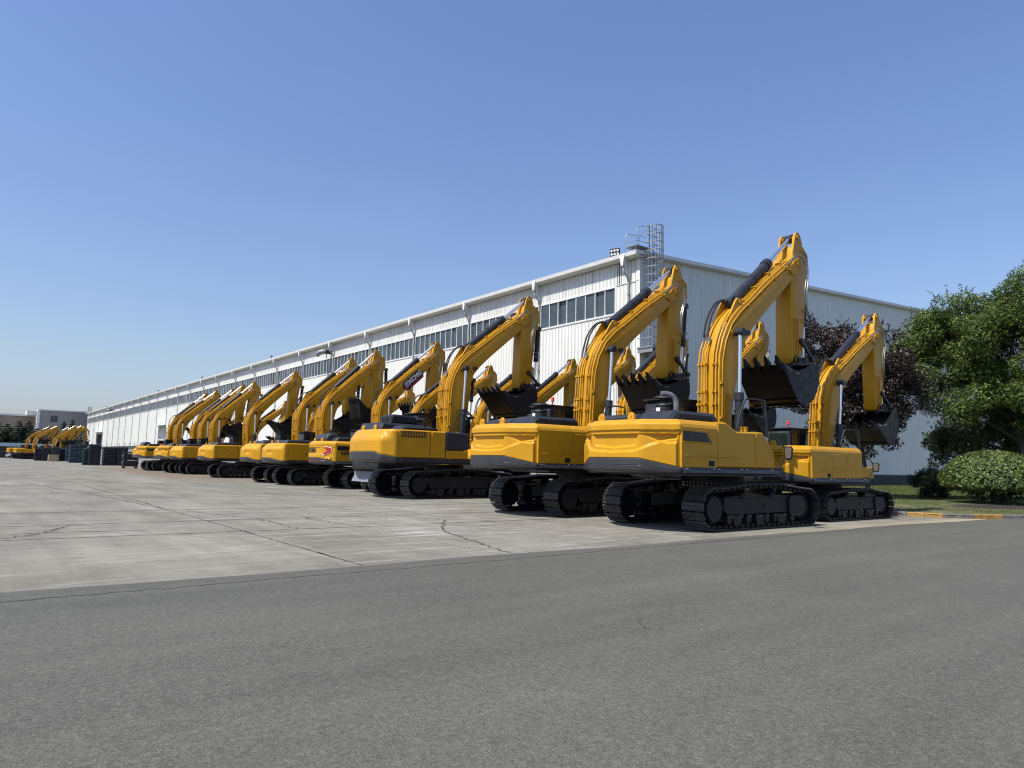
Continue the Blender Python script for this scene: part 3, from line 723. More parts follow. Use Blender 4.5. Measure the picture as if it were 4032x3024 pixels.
def track_frame():
    m = MB()
    m.prism([(-1.42, .40), (-1.50, .50), (-1.45, .74), (-1.38, .78), (1.32, .78), (1.42, .70), (1.42, .36), (-1.30, .34)], -.17, .17, bev=.02)
    m.prism([(1.15, .30), (1.12, .72), (1.28, .80), (1.78, .76), (1.86, .62), (1.80, .34), (1.55, .24)], -.225, .20, bev=.015)
    m.box(-1.25, 1.1, -.235, -.17, .765, .785).box(-.85, -.35, -.24, -.16, .74, .80).box(.35, .85, -.24, -.16, .74, .80)
    for x in (-1.05, -.15, .75): m.prism([(x - .17, .34), (x - .13, .12), (x + .13, .12), (x + .17, .34)], -.235, -.205)
    for x in (-.62, .62):
        m.prism([(x - .12, .78), (x - .05, .98), (x + .03, .98), (x + .10, .78)], -.10, .10)
        m.lathe((x, 0, .93), [(.07, -.15), (.085, -.1), (.085, .1), (.07, .15)], 12, 'y')
    for x in np.linspace(-1.32, 1.28, 8):
        m.lathe((x, 0, .215), [(.075, -.20), (.085, -.15), (.12, -.14), (.12, -.06), (.09, -.05), (.09, .05), (.12, .06), (.12, .14), (.05, .2)], 14, 'y')
        m.box(x - .09, x + .09, -.215, -.185, .17, .35)
    m.cyl((.15, -.19, .56), (.15, -.172, .56), .045, 12)
    return m.mesh('track_frame', M['frame'])
def roller_bolts():
    m = MB()
    for x in np.linspace(-1.32, 1.28, 8):
        for q in (-.05, .05): m.cyl((x + q, -.245, .325), (x + q, -.245, .30), .014, 6)
    return m.mesh('roller_bolts', M['steel'])
def car_body():
    m = MB()
    m.prism([(-.75, .42), (-.85, .62), (-.72, .88), (.72, .88), (.85, .62), (.75, .42)], -.55, .55, bev=.03)
    for sy in (-1, 1):
        for x0, x1 in ((-1.15, -.35), (.35, 1.15)):
            m.add([(x0 * .5, sy * .5, .50), (x1 * .5 if False else x1 * .55, sy * .5, .50), (x1, sy * 1.05, .42), (x0, sy * 1.05, .42), (x0 * .5, sy * .5, .82), (x1 * .55, sy * .5, .82), (x1, sy * 1.05, .74), (x0, sy * 1.05, .74)],
                  [(0, 1, 2, 3), (4, 7, 6, 5), (0, 4, 5, 1), (1, 5, 6, 2), (2, 6, 7, 3), (3, 7, 4, 0)])
    m.lathe((0, 0, 0), [(.74, .86), (.74, 1.0), (.70, 1.01), (.70, 1.06), (.78, 1.07), (.78, 1.22)], 36)
    return m.mesh('car_body', M['frame'])
def ring_bolts():
    m = MB()
    for i in range(40):
        t = 2 * math.pi * i / 40; c_, s_ = math.cos(t), math.sin(t)
        m.cyl((.742 * c_, .742 * s_, .955), (.742 * c_, .742 * s_, 1.0), .015, 6); m.cyl((.735 * c_, .735 * s_, 1.035), (.735 * c_, .735 * s_, 1.068), .015, 6)
    return m.mesh('ring_bolts', M['steel'])

# ---- counterweights
def sstep(a, b, x):
    t = min(max((x - a) / (b - a), 0), 1); return t * t * (3 - 2 * t)
def cw_plan(style, n=72):
    half = {'S': [(-3.06, 1.5), (-3.10, 1.49), (-3.14, 1.45), (-3.57, .84), (-3.61, .76), (-3.645, .5), (-3.665, .25), (-3.67, 0)],
            'P': [(-2.60, 1.5), (-2.80, 1.5), (-2.87, 1.46), (-3.12, 1.16), (-3.33, .84), (-3.42, .62), (-3.46, .35), (-3.48, 0)],
            'D': [(-2.83, 1.5), (-2.92, 1.49), (-2.98, 1.465), (-3.32, 1.27), (-3.37, 1.21), (-3.47, .7), (-3.51, .35), (-3.52, 0)]}[style]
    half = [Vector(p) for p in half]
    pts = [Vector((p.x, -p.y)) for p in half] + half[-2::-1]
    # resample evenly
    L = [0]
    for a, b in zip(pts[:-1], pts[1:]): L.append(L[-1] + (b - a).length)
    out = []
    N = 130 if style == 'S' else 84
    for i in range(N + 1):
        s = L[-1] * i / N; k = min(max(int(np.searchsorted(L, s)) - 1, 0), len(pts) - 2); out.append(pts[k].lerp(pts[k + 1], (s - L[k]) / max(L[k + 1] - L[k], 1e-9)))
    return out
def cw_zsplit(style, y):
    a = abs(y)
    lin = lambda p, q: min(max((a - p) / (q - p), 0), 1)
    if style == 'S': return 1.61 - 0.18 * lin(.76, 1.47)
    if style == 'P': return 1.58 - 0.15 * lin(.72, 1.30)
    return 1.64 - 0.17 * lin(.95, 1.5)
RELIEF = [1.0]
def cw_inset(style, y, z, x=-3.5):
    if style == 'S' and RELIEF[0] < 1:   # the lettered machine has the same lines, pressed less deep
        top = 0.13 * sstep(2.33, 2.47, z) ** 1.5; k = RELIEF[0]; RELIEF[0] = 1.0; full = cw_inset(style, y, z, x); RELIEF[0] = k
        return top + (full - top) * k
    a = abs(y); d = 0.0
    if style == 'S':
        top = sstep(2.33, 2.47, z); d += 0.13 * top ** 1.5
        d += 0.035 * sstep(2.235, 2.215, z)                       # step under the crown band
        d -= 0.0
        d += 0.02 * (sstep(2.15, 2.14, z))
        # central panel: pressed in, its foot is a ledge dipping to the middle
        half = .58 + .12 * (z - 1.8) / .35; zb = 1.87 - .06 * (1 - a / .7) if a < .7 else 1.87
        if z < 2.14:
            pan = sstep(half + .02, half - .02, a) * sstep(zb, zb + .055, z) * sstep(2.14, 2.12, z)
            d += 0.05 * pan
            # swoosh: below this line the skin stands out, the ledge rises outwards
            zs = 1.745 + 0.28 * sstep(.55, 1.42, a); zs -= .02 * sstep(.6, 0, a)
            out = sstep(zs + .05, zs - .01, z); d -= 0.07 * out * sstep(1.47, 1.42, a)
            # scoop towards the upper corner
            zc = 2.13 - .17 * sstep(.72, 1.30, a); sc = sstep(zc - .03, zc + .01, z) * sstep(.80, 1.25, a) * sstep(1.44, 1.41, a) * sstep(2.14, 2.12, z)
            d += 0.075 * sc
            d += 0.03 * sstep(1.40, 1.44, a) * 0
        d += 0.0
    elif style == 'P':
        top = sstep(1.95, 2.45, z); d += 0.30 * top ** 2.0 * sstep(-2.8, -3.1, x) + .06 * sstep(2.36, 2.45, z) + .05 * sstep(1.75, 1.58, z) * 0
        cx, cz = -.62, 1.88; q = math.hypot((y - cx) / 1.7, z - cz)
        if y < -.38: d += 0.035 * sstep(.165, .15, q) * sstep(.0, .04, z - cz + .10) * sstep(0.0, .05, abs(q - .08) + .02)
    else:
        d += 0.20 * sstep(2.0, 2.45, z) * sstep(-3.0, -3.3, x) + .05 * sstep(2.36, 2.43, z)
    return d
def cw_mesh(style, part):
    P = cw_plan(style); n = len(P); v = []
    N = []
    for i in range(n):
        d = (P[min(i + 1, n - 1)] - P[max(i - 1, 0)]).normalized(); N.append(Vector((d.y, -d.x)))  # inward check below
    if N[n // 2].x < 0: N = [-q for q in N]
    top = {'S': 2.47, 'P': 2.44, 'D': 2.43}[style]
    if part == 'yellow':
        rows = 64 if style == 'S' else 24
        for r in range(rows + 1):
            for i, p in enumerate(P):
                z0 = cw_zsplit(style, p.y); z = z0 + (top - z0) * r / rows; d = cw_inset(style, p.y, z, p.x) + (0.012 if r == 0 else 0)
                q = p + N[i] * d; v.append((q.x, q.y, z))
        rows_n = rows
    else:
        prof = [(1.0, 0.0), (0.93, -0.022), (.55, -0.022), (.52, -.012), (.48, -.022), (0.22, -.012), (0.08, 0.03), (0.0, 0.09)]
        if style != 'S': prof = [(1.0, 0.0), (0.93, -0.02), (.5, -0.02), (0.25, -.01), (0.1, 0.04), (0.0, 0.12)]
        for h, off in prof[::-1]:
            for i, p in enumerate(P):
                z0 = cw_zsplit(style, p.y); zb = 1.28; z = zb + (z0 - zb) * h; q = p + N[i] * off; v.append((q.x, q.y, z))
        rows_n = len(prof) - 1
    f = []
    for r in range(rows_n):
        for i in range(n - 1): f.append((r * n + i, (r + 1) * n + i, (r + 1) * n + i + 1, r * n + i + 1))
    k = rows_n * n; f.append(tuple(range(k, k + n))[::-1]); f.append(tuple(range(n)))
    b = len(v)
    return mk('counterweight', v, f, M['yellow'] if part == 'yellow' else M['bumper'], True, 13 if part == 'yellow' else 25)
def lifting_eye():
    m = MB().prism([(-.10, 0), (-.10, .10), (-.07, .16), (0, .19), (.07, .16), (.10, .10), (.10, 0)], -.03, .03, 'x', bev=.008)
    m.cyl((-.04, 0, .10), (.04, 0, .10), .035, 12); me = m.mesh('lifting_eye', M['yellow']); return me
def side_panel(poly, y0, y1, m, b=0.02):
    me = MB().prism(poly, y0, y1, bev=b).mesh('panel', m, True, 30); return me
def louvres(x0, x1, z0, z1, n, y, m='void', w=0.5):
    q = MB(); p = (x1 - x0) / n
    for i in range(n): q.box(x0 + i * p, x0 + i * p + p * w, y - .004, y + .004, z0, z1)
    return q.mesh('louvres', M[m], False)
def hood(poly, y0, y1, m='grey', b=.05):
    return MB().prism(poly, y0, y1, bev=b).mesh('engine_hood', M[m], True, 30)
def cab_mesh():
    m = MB()
    x0, x1, y0, y1, z0, z1 = -.95, 1.05, .52, 1.48, 1.28, 3.2
    # pillars and rails around open glass
    m.prism([(x0, z0), (x0, 3.02), (x0 + .10, z1 - .03), (x0 + .3, z1), (.70, z1), (.85, 3.12), (x1, 2.2), (x1, z0)], y0 + .03, y1 - .03, bev=.03)
    return m.mesh('cab', M['grey'], True, 30)
def cab_panes():
    m = MB()
    for y in (.52 + .022, 1.48 - .022):
        m.prism([(-.80, 2.0), (-.80, 2.95), (-.70, 3.02), (-.22, 3.02), (-.22, 2.0)], y - .006, y + .006).prism([(-.14, 1.75), (-.14, 3.02), (.62, 3.02), (.93, 2.2), (.93, 1.75)], y - .006, y + .006)
    m.prism([(.66, 2.0), (.64, 2.90), (.70, 3.0), (1.30, 3.0), (1.36, 2.90), (1.34, 2.0)], -.962, -.94, 'x')
    return m.mesh('cab_pane', M['cabglass'], False)

# ---- boom, arm, bucket: meshes in machine coordinates of the reference pose, moved to their own pivot
FOOT = Vector((.15, 1.95)); PIV = Vector((3.58, 7.56)); BP = Vector((3.45, 4.72))
def reloc(me, p):
    me.transform(Matrix.Translation((-p.x, 0, -p.y))); return me
def boom_mesh():
    b = [(-.08, 1.80), (-.10, 2.4), (-.11, 3.2), (-.12, 3.9), (-.10, 4.35), (.02, 4.78), (.20, 5.15), (.42, 5.45), (.70, 5.72), (1.15, 6.06), (1.90, 6.70), (2.65, 7.26), (2.98, 7.50), (3.35, 7.78), (3.62, 7.84), (3.80, 7.72), (3.84, 7.52), (3.74, 7.36), (3.42, 7.18), (3.02, 6.80), (2.68, 6.50), (1.72, 5.64), (1.28, 5.20), (1.02, 4.88), (.84, 4.50), (.72, 4.10), (.62, 3.70), (.52, 3.30), (.44, 2.85), (.42, 2.4), (.42, 1.9), (.30, 1.72), (.10, 1.68)]
    m = MB().prism(b, -.30, .30, bev=.0)
    # flanges: thin plates standing proud of the box along belly and back
    me = m.mesh('boom', M['yellow'], True, 28); bevel(me, .018, 2, 40)
    return reloc(me, FOOT)
def boom_ears():
    m = MB()
    for y in (-.22, .22): m.prism([(.28, 5.30), (.62, 5.92), (.72, 6.02), (.86, 6.02), (.94, 5.94), (1.25, 6.05), (.9, 5.7)], y - .03, y + .03, bev=.006)
    for y in (-.33, .33): m.cyl((.80, y * .82, 5.90), (.80, y * .88, 5.90), .06, 12)
    m.cyl((.46, -.36, 5.0), (.46, .36, 5.0), .115, 16)
    for sy in (-1, 1):
        m.prism([(3.10, 7.30), (3.35, 7.62), (3.62, 7.74), (3.76, 7.56), (3.60, 7.38), (3.30, 7.18)], sy * .30, sy * .335, bev=.01)
        m.cyl((3.58, sy * .30, 7.56), (3.58, sy * .36, 7.56), .085, 14)
        for x, z in ((.12, 4.05), (.10, 3.2), (.25, 4.72), (1.0, 5.65), (1.8, 6.25), (2.5, 6.85)): m.box(x, x + .05, sy * .30, sy * .325, z, z + .05)
    return reloc(m.mesh('boom_ears', M['yellow']), FOOT)
def boom_weld():
    m = MB()
    for sy in (-1, 1):
        for a, b in (((1.15, 6.03), (1.62, 5.56)), ((-.08, 3.35), (.50, 3.18)), ((2.35, 7.0), (2.80, 6.62))):
            m.tube([(a[0], sy * .301, a[1]), (b[0], sy * .301, b[1])], .006, 5)
    return reloc(m.mesh('weld_seam', M['yellow']), FOOT)
def boom_pipes(side):
    out = []
    back = [(.02, 1.95), (-.19, 2.6), (-.20, 3.2), (-.20, 3.95), (-.17, 4.42)]
    for y in (.27, .17, .07):
        out.append(MB().tube([(x - .03, y, z) for x, z in back] + [(-.05, y, 4.78)], .024, 6))
    up = [(-.14, 2.2), (-.16, 3.0), (-.17, 3.9), (-.14, 4.38), (-.02, 4.82), (.16, 5.20), (.40, 5.52), (.78, 5.84 ), (1.16, 6.12), (1.92, 6.77), (2.66, 7.33), (2.92, 7.50), (3.12, 7.62)]
    for y in (-.13, -.23): out.append(MB().tube([(x, y * 1.0, z) for x, z in up], .020, 6))
    sd = [(-.02, 1.9), (-.10, 2.35), (-.05, 2.7), (-.05, 3.6), (-.04, 4.2), (.08, 4.72), (.34, 5.22), (.72, 5.62), (1.2, 6.0), (1.95, 6.62), (2.72, 7.20), (3.0, 7.38)]
    out.append(MB().tube([(x + .02, -.33, z) for x, z in sd], .019, 6)); out.append(MB().tube([(x + .08, -.335, z - .06) for x, z in sd], .018, 6))
    return [reloc(m.mesh('boom_pipe', M['yellow2']), FOOT) for m in out]
def boom_clamps():
    m = MB()
    for z in (2.35, 3.05, 3.38, 4.1):
        for y in (.27, .17, .07): m.box(-.262, -.10, y - .034, y + .034, z - .03, z + .03)
        for y in (-.13, -.23): m.box(-.20, -.10, y - .03, y + .03, z - .03, z + .03)
    for z in (2.7, 3.6): m.box(-.10, .02, -.355, -.30, z - .025, z + .025)
    for x, z in ((.98, 5.98), (1.55, 6.46), (2.2, 7.0), (2.75, 7.42)):
        mt = Matrix.Translation((x, 0, z)) @ Matrix.Rotation(-R(40), 4, 'Y')
        for y in (-.13, -.23): m.box(-.03, .03, y - .03, y + .03, -.04, .05, mt)
        mt = Matrix.Translation((x + .12, 0, z - .12)) @ Matrix.Rotation(-R(40), 4, 'Y'); m.box(-.03, .03, -.36, -.30, -.04, .04, mt)
    return reloc(m.mesh('pipe_clamps', M['yellow2'], False), FOOT)
def work_lamp():
    m = MB().box(.93, 1.06, -.42, -.33, 5.02, 5.14).cyl((1.0, -.33, 5.08), (1.0, -.30, 5.08), .03, 8)
    m.tube([(.95, -.32, 5.03), (.75, -.31, 4.90), (.55, -.31, 5.06), (.3, -.31, 4.95)], .008, 5, 3)
    return reloc(m.mesh('work_lamp', M['black']), FOOT)
def hoses_mesh():
    m = MB()
    for y, r in ((.27, .027), (.14, .027)):
        m.tube([(-.05, y, 4.76), (.0, y, 5.1), (.10, y * .9, 5.48), (.32, y * .8, 5.82), (.55, y * .7, 5.98), (.78, y * .6, 6.03)], r, 7, 4)
    return reloc(m.mesh('hose', M['rubber']), FOOT)
def fittings_mesh():
    m = MB()
    for y in (.27, .14, .07): m.cyl((-.06, y, 4.70), (-.045, y, 4.86), .034, 7); m.cyl((.58, y * .7, 5.97), (.74, y * .6, 6.02), .036, 7)
    return reloc(m.mesh('fittings', M['steel']), FOOT)
def tip_hoses():
    m = MB()
    for k, (y, dz) in enumerate(((-.36, 0), (-.42, .10))):
        m.tube([(3.0, y + .06, 7.40 + dz * .5), (3.25, y, 7.66 + dz), (3.50, y - .05, 7.78 + dz), (3.72, y - .08, 7.62 + dz), (3.78, y - .10, 7.2), (3.66, y - .12, 6.75 - dz), (3.74, y - .10, 6.32 - dz * 2), (4.02, y - .02, 6.18 - dz * 2), (4.35, y + .12, 6.30 - dz * 2)], .019, 6, 4)
    return reloc(m.mesh('tip_hose', M['hose_steel']), FOOT)
def arm_mesh():
    a = [(3.46, 8.12), (3.56, 8.16), (3.97, 8.22), (4.24, 8.00), (4.28, 7.52), (4.14, 7.30), (4.06, 6.85), (3.98, 6.2), (3.86, 5.3), (3.74, 4.86), (3.62, 4.62), (3.45, 4.56), (3.28, 4.62), (3.20, 4.80), (3.22, 5.6), (3.25, 6.5), (3.27, 6.95), (3.30, 7.25), (3.36, 7.75), (3.42, 8.05)]
    m = MB().prism(a, -.25, .25); me = m.mesh('arm', M['yellow'], True, 28); bevel(me, .016, 2, 40)
    return reloc(me, PIV)
def arm_trim():
    m = MB()
    for sy in (-1, 1):
        for i in range(4): m.prism([(3.32 + i * .085, 4.85), (3.32 + i * .085, 5.95 + .0 * i), (3.345 + i * .085, 5.95), (3.345 + i * .085, 4.85)], sy * .25, sy * .272)
        m.prism([(3.34, 7.60), (3.46, 8.14), (3.54, 8.44), (3.62, 8.56), (3.72, 8.58), (3.82, 8.50), (3.92, 8.26), (3.86, 8.16), (3.60, 8.02), (3.48, 7.70)], sy * .20, sy * .262, bev=.008)
        m.prism([(3.50, 7.9), (3.62, 8.10), (3.95, 8.17), (4.19, 7.96), (4.22, 7.90), (3.94, 8.07), (3.68, 8.02)], sy * .25, sy * .268)
        m.cyl((3.68, sy * .10, 8.42), (3.68, sy * .30, 8.42), .075, 14); m.cyl((3.45, sy * .2, 4.72), (3.45, sy * .30, 4.72), .09, 14)
        m.prism([(4.24, 8.0), (4.30, 7.6), (4.32, 7.25), (4.20, 7.2), (4.10, 7.3), (4.2, 7.6)], sy * .10, sy * .14)
        for x, z in ((3.86, 6.2), (3.82, 5.85)): m.box(x, x + .06, sy * .25, sy * .30, z, z + .05)
    return reloc(m.mesh('arm_plates', M['yellow'], True, 25), PIV)
def bucket_shell():
    prof = [(1.90, 4.38), (2.20, 3.97), (2.48, 3.60), (2.66, 3.42), (2.90, 3.34), (3.18, 3.36), (3.45, 3.52), (3.66, 3.78), (3.78, 4.10), (3.78, 4.36), (3.62, 4.52), (3.40, 4.56)]
    t = .035; v = []; W = .74
    P = [Vector(p) for p in prof]; n = len(P)
    for y in (-W, W):
        for i, p in enumerate(P):
            d = (P[min(i + 1, n - 1)] - P[max(i - 1, 0)]).normalized(); nr = Vector((-d.y, d.x))
            for q in (p, p + nr * t): v.append((q.x, y, q.y))
    f = []
    for i in range(n - 1):
        a = 2 * i; b = 2 * n
        f += [(a, a + 2, a + 2 + b, a + b), (a + 1, a + 1 + b, a + 3 + b, a + 3), (a, a + 1, a + 3, a + 2), (a + b, a + 2 + b, a + 3 + b, a + 1 + b)]
    f += [(0, 2 * n, 2 * n + 1, 1), (2 * n - 2, 2 * n - 1, 4 * n - 1, 4 * n - 2)]
    m = MB().add(v, f)
    side = [(1.93, 4.42), (2.0, 4.33), (2.48, 3.60), (2.66, 3.42), (2.90, 3.34), (3.18, 3.36), (3.45, 3.52), (3.66, 3.78), (3.78, 4.10), (3.78, 4.36), (3.74, 4.60), (3.40, 4.52), (3.05, 4.38), (2.70, 4.28), (2.40, 4.30), (2.10, 4.42)]
    for y in (-W - .012, W - .018): m.prism(side, y, y + .03)
    for x0, z0, x1, z1 in ((2.56, 3.50, 2.62, 3.44), (2.76, 3.375, 2.82, 3.355), (2.98, 3.33, 3.05, 3.335)):
        m.prism([(x0, z0), (x1, z1), (x1 - .01, z1 - .03), (x0 - .02, z0 - .03)], -W, W)
    for y in (-.27, .19):
        m.prism([(3.20, 4.50), (3.30, 4.78), (3.45, 4.86), (3.62, 4.80), (3.80, 4.62), (3.95, 4.66), (4.06, 4.58), (4.02, 4.42), (3.80, 4.20), (3.66, 4.45), (3.40, 4.50)], y, y + .08, bev=.01)
    m.cyl((3.45, -.36, 4.72), (3.45, .36, 4.72), .075, 14).cyl((3.97, -.30, 4.53), (3.97, .30, 4.53), .06, 12)
    return reloc(m.mesh('bucket', M['bucket'], True, 30), BP)
def tooth_mesh():
    # along local +x
    m = MB().add([(-.14, -.07, -.05), (-.14, .07, -.05), (-.14, .07, .055), (-.14, -.07, .055), (.06, -.075, -.05), (.06, .075, -.05), (.06, .07, .06), (.06, -.07, .06), (.30, -.03, -.008), (.30, .03, -.008), (.30, .03, .012), (.30, -.03, .012)],
                 [(0, 1, 5, 4), (3, 7, 6, 2), (0, 4, 7, 3), (1, 2, 6, 5), (0, 3, 2, 1), (4, 5, 9, 8), (7, 11, 10, 6), (4, 8, 11, 7), (5, 6, 10, 9), (8, 9, 10, 11)])
    return m.mesh('tooth', M['bucket'], False)
def bolts_mesh():
    m = MB()
    for sy in (-1, 1):
        for x, z in ((2.15, 4.33), (2.23, 4.28), (2.31, 4.25), (2.55, 4.20), (2.63, 4.195), (2.71, 4.20)): m.cyl((x, sy * .755, z), (x, sy * .775, z), .018, 6)
    return reloc(m.mesh('bucket_bolts', M['steel']), BP)
def barrel(L, r, collar=True, m='grey'):
    q = MB().cyl((0, 0, 0), (0, 0, L), r, 14).cyl((0, 0, L - .20), (0, 0, L), r * 1.16, 14).cyl((0, 0, L * .55), (0, 0, L * .55 + .07), r * 1.1, 14).cyl((0, -.10, 0), (0, .10, 0), r * 1.1, 12)
    q.tube([(r * 1.15, 0, .12), (r * 1.2, 0, .2), (r * 1.2, 0, L - .12)], .018, 5)
    return q.mesh('cylinder_barrel', M[m])
def rod_mesh(r): return MB().cyl((0, 0, 0), (0, 0, 1), r, 12).mesh('cylinder_rod', M['chrome'])
def eye_mesh(r, m='grey', w=.12): return MB().cyl((0, -w, 0), (0, w, 0), r, 14).mesh('rod_eye', M[m])

def rot2(v, a): return Vector((v.x * math.cos(a) - v.y * math.sin(a), v.x * math.sin(a) + v.y * math.cos(a)))
def ram(root, name, a, b, y, L, r, rr, mcol='grey', key=''):
    """cylinder from a to b (x,z) at y: barrel part with rod and eye as its sub-parts"""
    d = Vector((b[0] - a[0], 0, b[1] - a[1])); full = d.length; L = min(L, full - .15)
    me = cache(('barrel', round(L, 3), r, mcol), lambda: barrel(L, r, True, mcol))
    o = obj(name, me, root, (a[0], y, a[1])); o.rotation_euler = (0, math.atan2(d.x, d.z), 0)
    rm = cache(('rod', rr), lambda: rod_mesh(rr)); ro_ = obj('rod', rm, o, (0, 0, L - .05)); ro_.scale = (1, 1, full - L + .02)
    obj('rod_eye', cache(('eye', r, mcol), lambda: eye_mesh(r * .95, mcol)), o, (0, 0, full))
    return o

GRP1 = 'excavators parked in the front row beside the hall'
GRP2 = 'excavators in the second row, close to the hall wall'
GRP3 = 'excavators standing far away at the left'
def excavator(label, s, T, k=1.0, db=0.0, da=0.0, dc=0.0, style='S', shoes=False, group=GRP1, **o_):
    root = thing('excavator', label, 'excavator', (-T, s, 0), R(o_.get('yaw', 0)), group, k)
    dark = o_.get('dark')
    # tracks
    for sy in (-1, 1):
        fl = (0, 0, 0) if sy < 0 else (0, 0, math.pi)
        if shoes:
            tr = obj('track', cache('belt', belt_mesh), root, (0, sy * 1.25, 0))
            for p, d in track_positions(NS):
                obj('track_shoe', cache('shoe', shoe_mesh), tr, (p.x, 0, p.y), (Matrix.Rotation(-math.atan2(d.y, d.x), 3, 'Y') @ Matrix.Rotation(math.pi, 3, 'X')).to_euler())
        else:
            tr = obj('track', cache('belt', belt_mesh), root, (0, sy * 1.25, 0)); q = obj('track_shoes', cache('jshoes', joined_shoes), tr); q['kind'] = 'stuff'
        # frame parts have their face on -Y: turn them round (and mirror along X) for the left track
        sc = (1, 1, 1) if sy < 0 else (1, -1, 1)
        for nm, fn, lc in (('sprocket', sprocket, (-1.92, 0, .50)), ('idler', idler, (1.93, 0, .485)), ('track_frame', track_frame, (0, 0, 0)), ('roller_bolts', roller_bolts, (0, 0, 0))):
            obj(nm, cache(nm, fn), tr, lc, None, sc)
    obj('undercarriage', cache('car_body', car_body), root); obj('ring_bolts', cache('ring_bolts', ring_bolts), root)
    if o_.get('blade'):
        b = MB().prism([(-3.12, .62), (-2.95, .98), (-2.97, 1.22), (-2.91, 1.22), (-2.88, .98), (-3.05, .60)], -1.35, 1.35).box(-2.9, -1.2, -.5, -.4, .38, .5).box(-2.9, -1.2, .4, .5, .38, .5)
        obj('dozer_blade', b.mesh('dozer_blade', M['blade']), root)
    # upper frame
    seam = {'S': -3.06, 'P': -2.60, 'D': -2.83}[style]
    obj('upper_frame', cache(('deck', style), lambda: MB().prism([(seam, 1.24), (seam, 1.9), (-.9, 1.9), (-.5, 1.46), (1.0, 1.46), (1.0, 1.24)], -1.40, 1.40).box(-.35, .30, -.42, -.34, 1.4, 2.15).box(-.35, .30, .34, .42, 1.4, 2.15).mesh('deck', M['black'])), root)
    RELIEF[0] = .30 if o_.get('lettered') else 1.0
    cw = obj('counterweight', cache(('cw', style, RELIEF[0]), lambda: cw_mesh(style, 'yellow')), root); RELIEF[0] = 1.0
    obj('bumper', cache(('bumper', style), lambda: cw_mesh(style, 'bumper')), cw)
    top = {'S': 2.47, 'P': 2.44, 'D': 2.43}[style]
    for y in ((.65, -.30) if style != 'P' else (.5, -.5)): obj('lifting_eye', cache('eye', lifting_eye), cw, (seam - .28, y, top - .01))
    Y0 = -1.497
    e = .008
    if style == 'S':
        zt = 2.47
        P1 = [(seam + e, 1.43), (-1.80 - e, 1.43), (-1.80 - e, zt - .10), (-1.80 - e, zt - .0), (seam + e, zt)]
        ch = lambda P, key, name: obj(name, cache((key, style), lambda: side_panel(P, Y0, Y0 + .42, M['yellow'], .035)), root)
        cx = lambda a, b, key, name: obj(name, cache((key, style), lambda: MB().prism([(Y0, 1.43), (Y0, 2.30), (Y0 + .025, 2.37), (Y0 + .09, 2.44), (Y0 + .16, zt), (Y0 + .42, zt), (Y0 + .42, 1.43)], a, b, 'x', bev=.006).mesh('panel', M['yellow'], True, 18)), root)
        lowtank = not o_.get('high')
        d1 = cx(seam + e, -1.80 - e, 'p1', 'engine_door')
        if lowtank:
            ch([(-1.80 + e, 1.43), (-.30 - e, 1.43), (-.30 - e, 2.30), (-1.05, 2.28), (-1.45, zt), (-1.80 + e, zt)], 'p2', 'pump_door')
            ch([(-.30 + e, 1.43), (.50, 1.43), (.50, 1.72), (.42, 1.92), (.02, 2.30), (-.30 + e, 2.31)], 'p3', 'tank_cover')
        else:
            cx(-1.80 + e, -.85 - e, 'p2h', 'pump_door'); cx(-.85 + e, .22, 'p3h', 'tank_cover')
            obj('door_recess', cache('recess', lambda: MB().tube([(-1.72, Y0, 2.22), (-.98, Y0, 2.20), (-.62, Y0, 2.02), (-.55, Y0, 1.78), (-.70, Y0, 1.74), (-1.6, Y0, 1.80)], .012, 6, 4).mesh('recess', M['yellow'])), d1)
        if o_.get('vent', True):
            obj('vent_window', cache('ventw', lambda: side_panel([(-3.0, 2.00), (-2.05, 1.99), (-2.20, 2.20), (-3.0, 2.22)], Y0 - .012, Y0 + .02, M['black'], .008)), d1)
            obj('vent_rim', cache('ventr', lambda: MB().tube([(-3.03, Y0, 1.97), (-2.0, Y0, 1.96), (-2.16, Y0, 2.23)], .014, 6).tube([(-2.16, Y0, 2.23), (-3.03, Y0, 2.25), (-3.03, Y0, 1.97)], .008, 5).mesh('rim', M['yellow'])), d1)
        obj('ledge', cache('ledge', lambda: MB().prism([(-2.95, 1.685), (-2.85, 1.70), (-1.02, 1.685), (-1.05, 1.665), (-2.9, 1.66)], Y0 - .02, Y0 + .01, bev=.008).mesh('ledge', M['yellow'], True, 20)), d1)
        obj('latch', cache('latchS', lambda: MB().box(-2.12, -1.92, Y0 - .006, Y0 + .02, 1.46, 1.58).mesh('latch', M['void'], False)), d1)
        obj('side_skirt', cache('skirt', lambda: MB().prism([(-1.50, 1.285), (-1.565, 1.31), (-1.51, 1.425), (-1.30, 1.425), (-1.30, 1.285)], seam + .02, .58, 'x', bev=.004).mesh('skirt', M['grey'], True, 25)), root)
    else:
        zt = top
        xs_ = [seam + e, -1.50, -.85, .12] if style == 'D' else [seam + e, -1.05, -.35, .22]
        if style == 'D':
            P = [[(xs_[0], 1.44), (xs_[1] - e, 1.44), (xs_[1] - e, zt), (xs_[0], zt)], [(xs_[1] + e, 1.44), (xs_[2] - e, 1.44), (xs_[2] - e, zt), (xs_[1] + e, zt)]]
            nm = ['engine_door', 'pump_door']
        else:
            P = [[(xs_[0], 1.44), (xs_[1] - e, 1.44), (xs_[1] - e, zt), (xs_[0], zt)], [(xs_[1] + e, 1.44), (xs_[2] - e, 1.44), (xs_[2] - e, zt - .02), (xs_[1] + e, zt)], [(xs_[2] + e, 1.44), (.36, 1.44), (.30, 1.75), (0.0, 2.32), (-.04, zt - .03), (xs_[2] + e, zt - .02)]]
            nm = ['engine_door', 'pump_door', 'tank_cover']
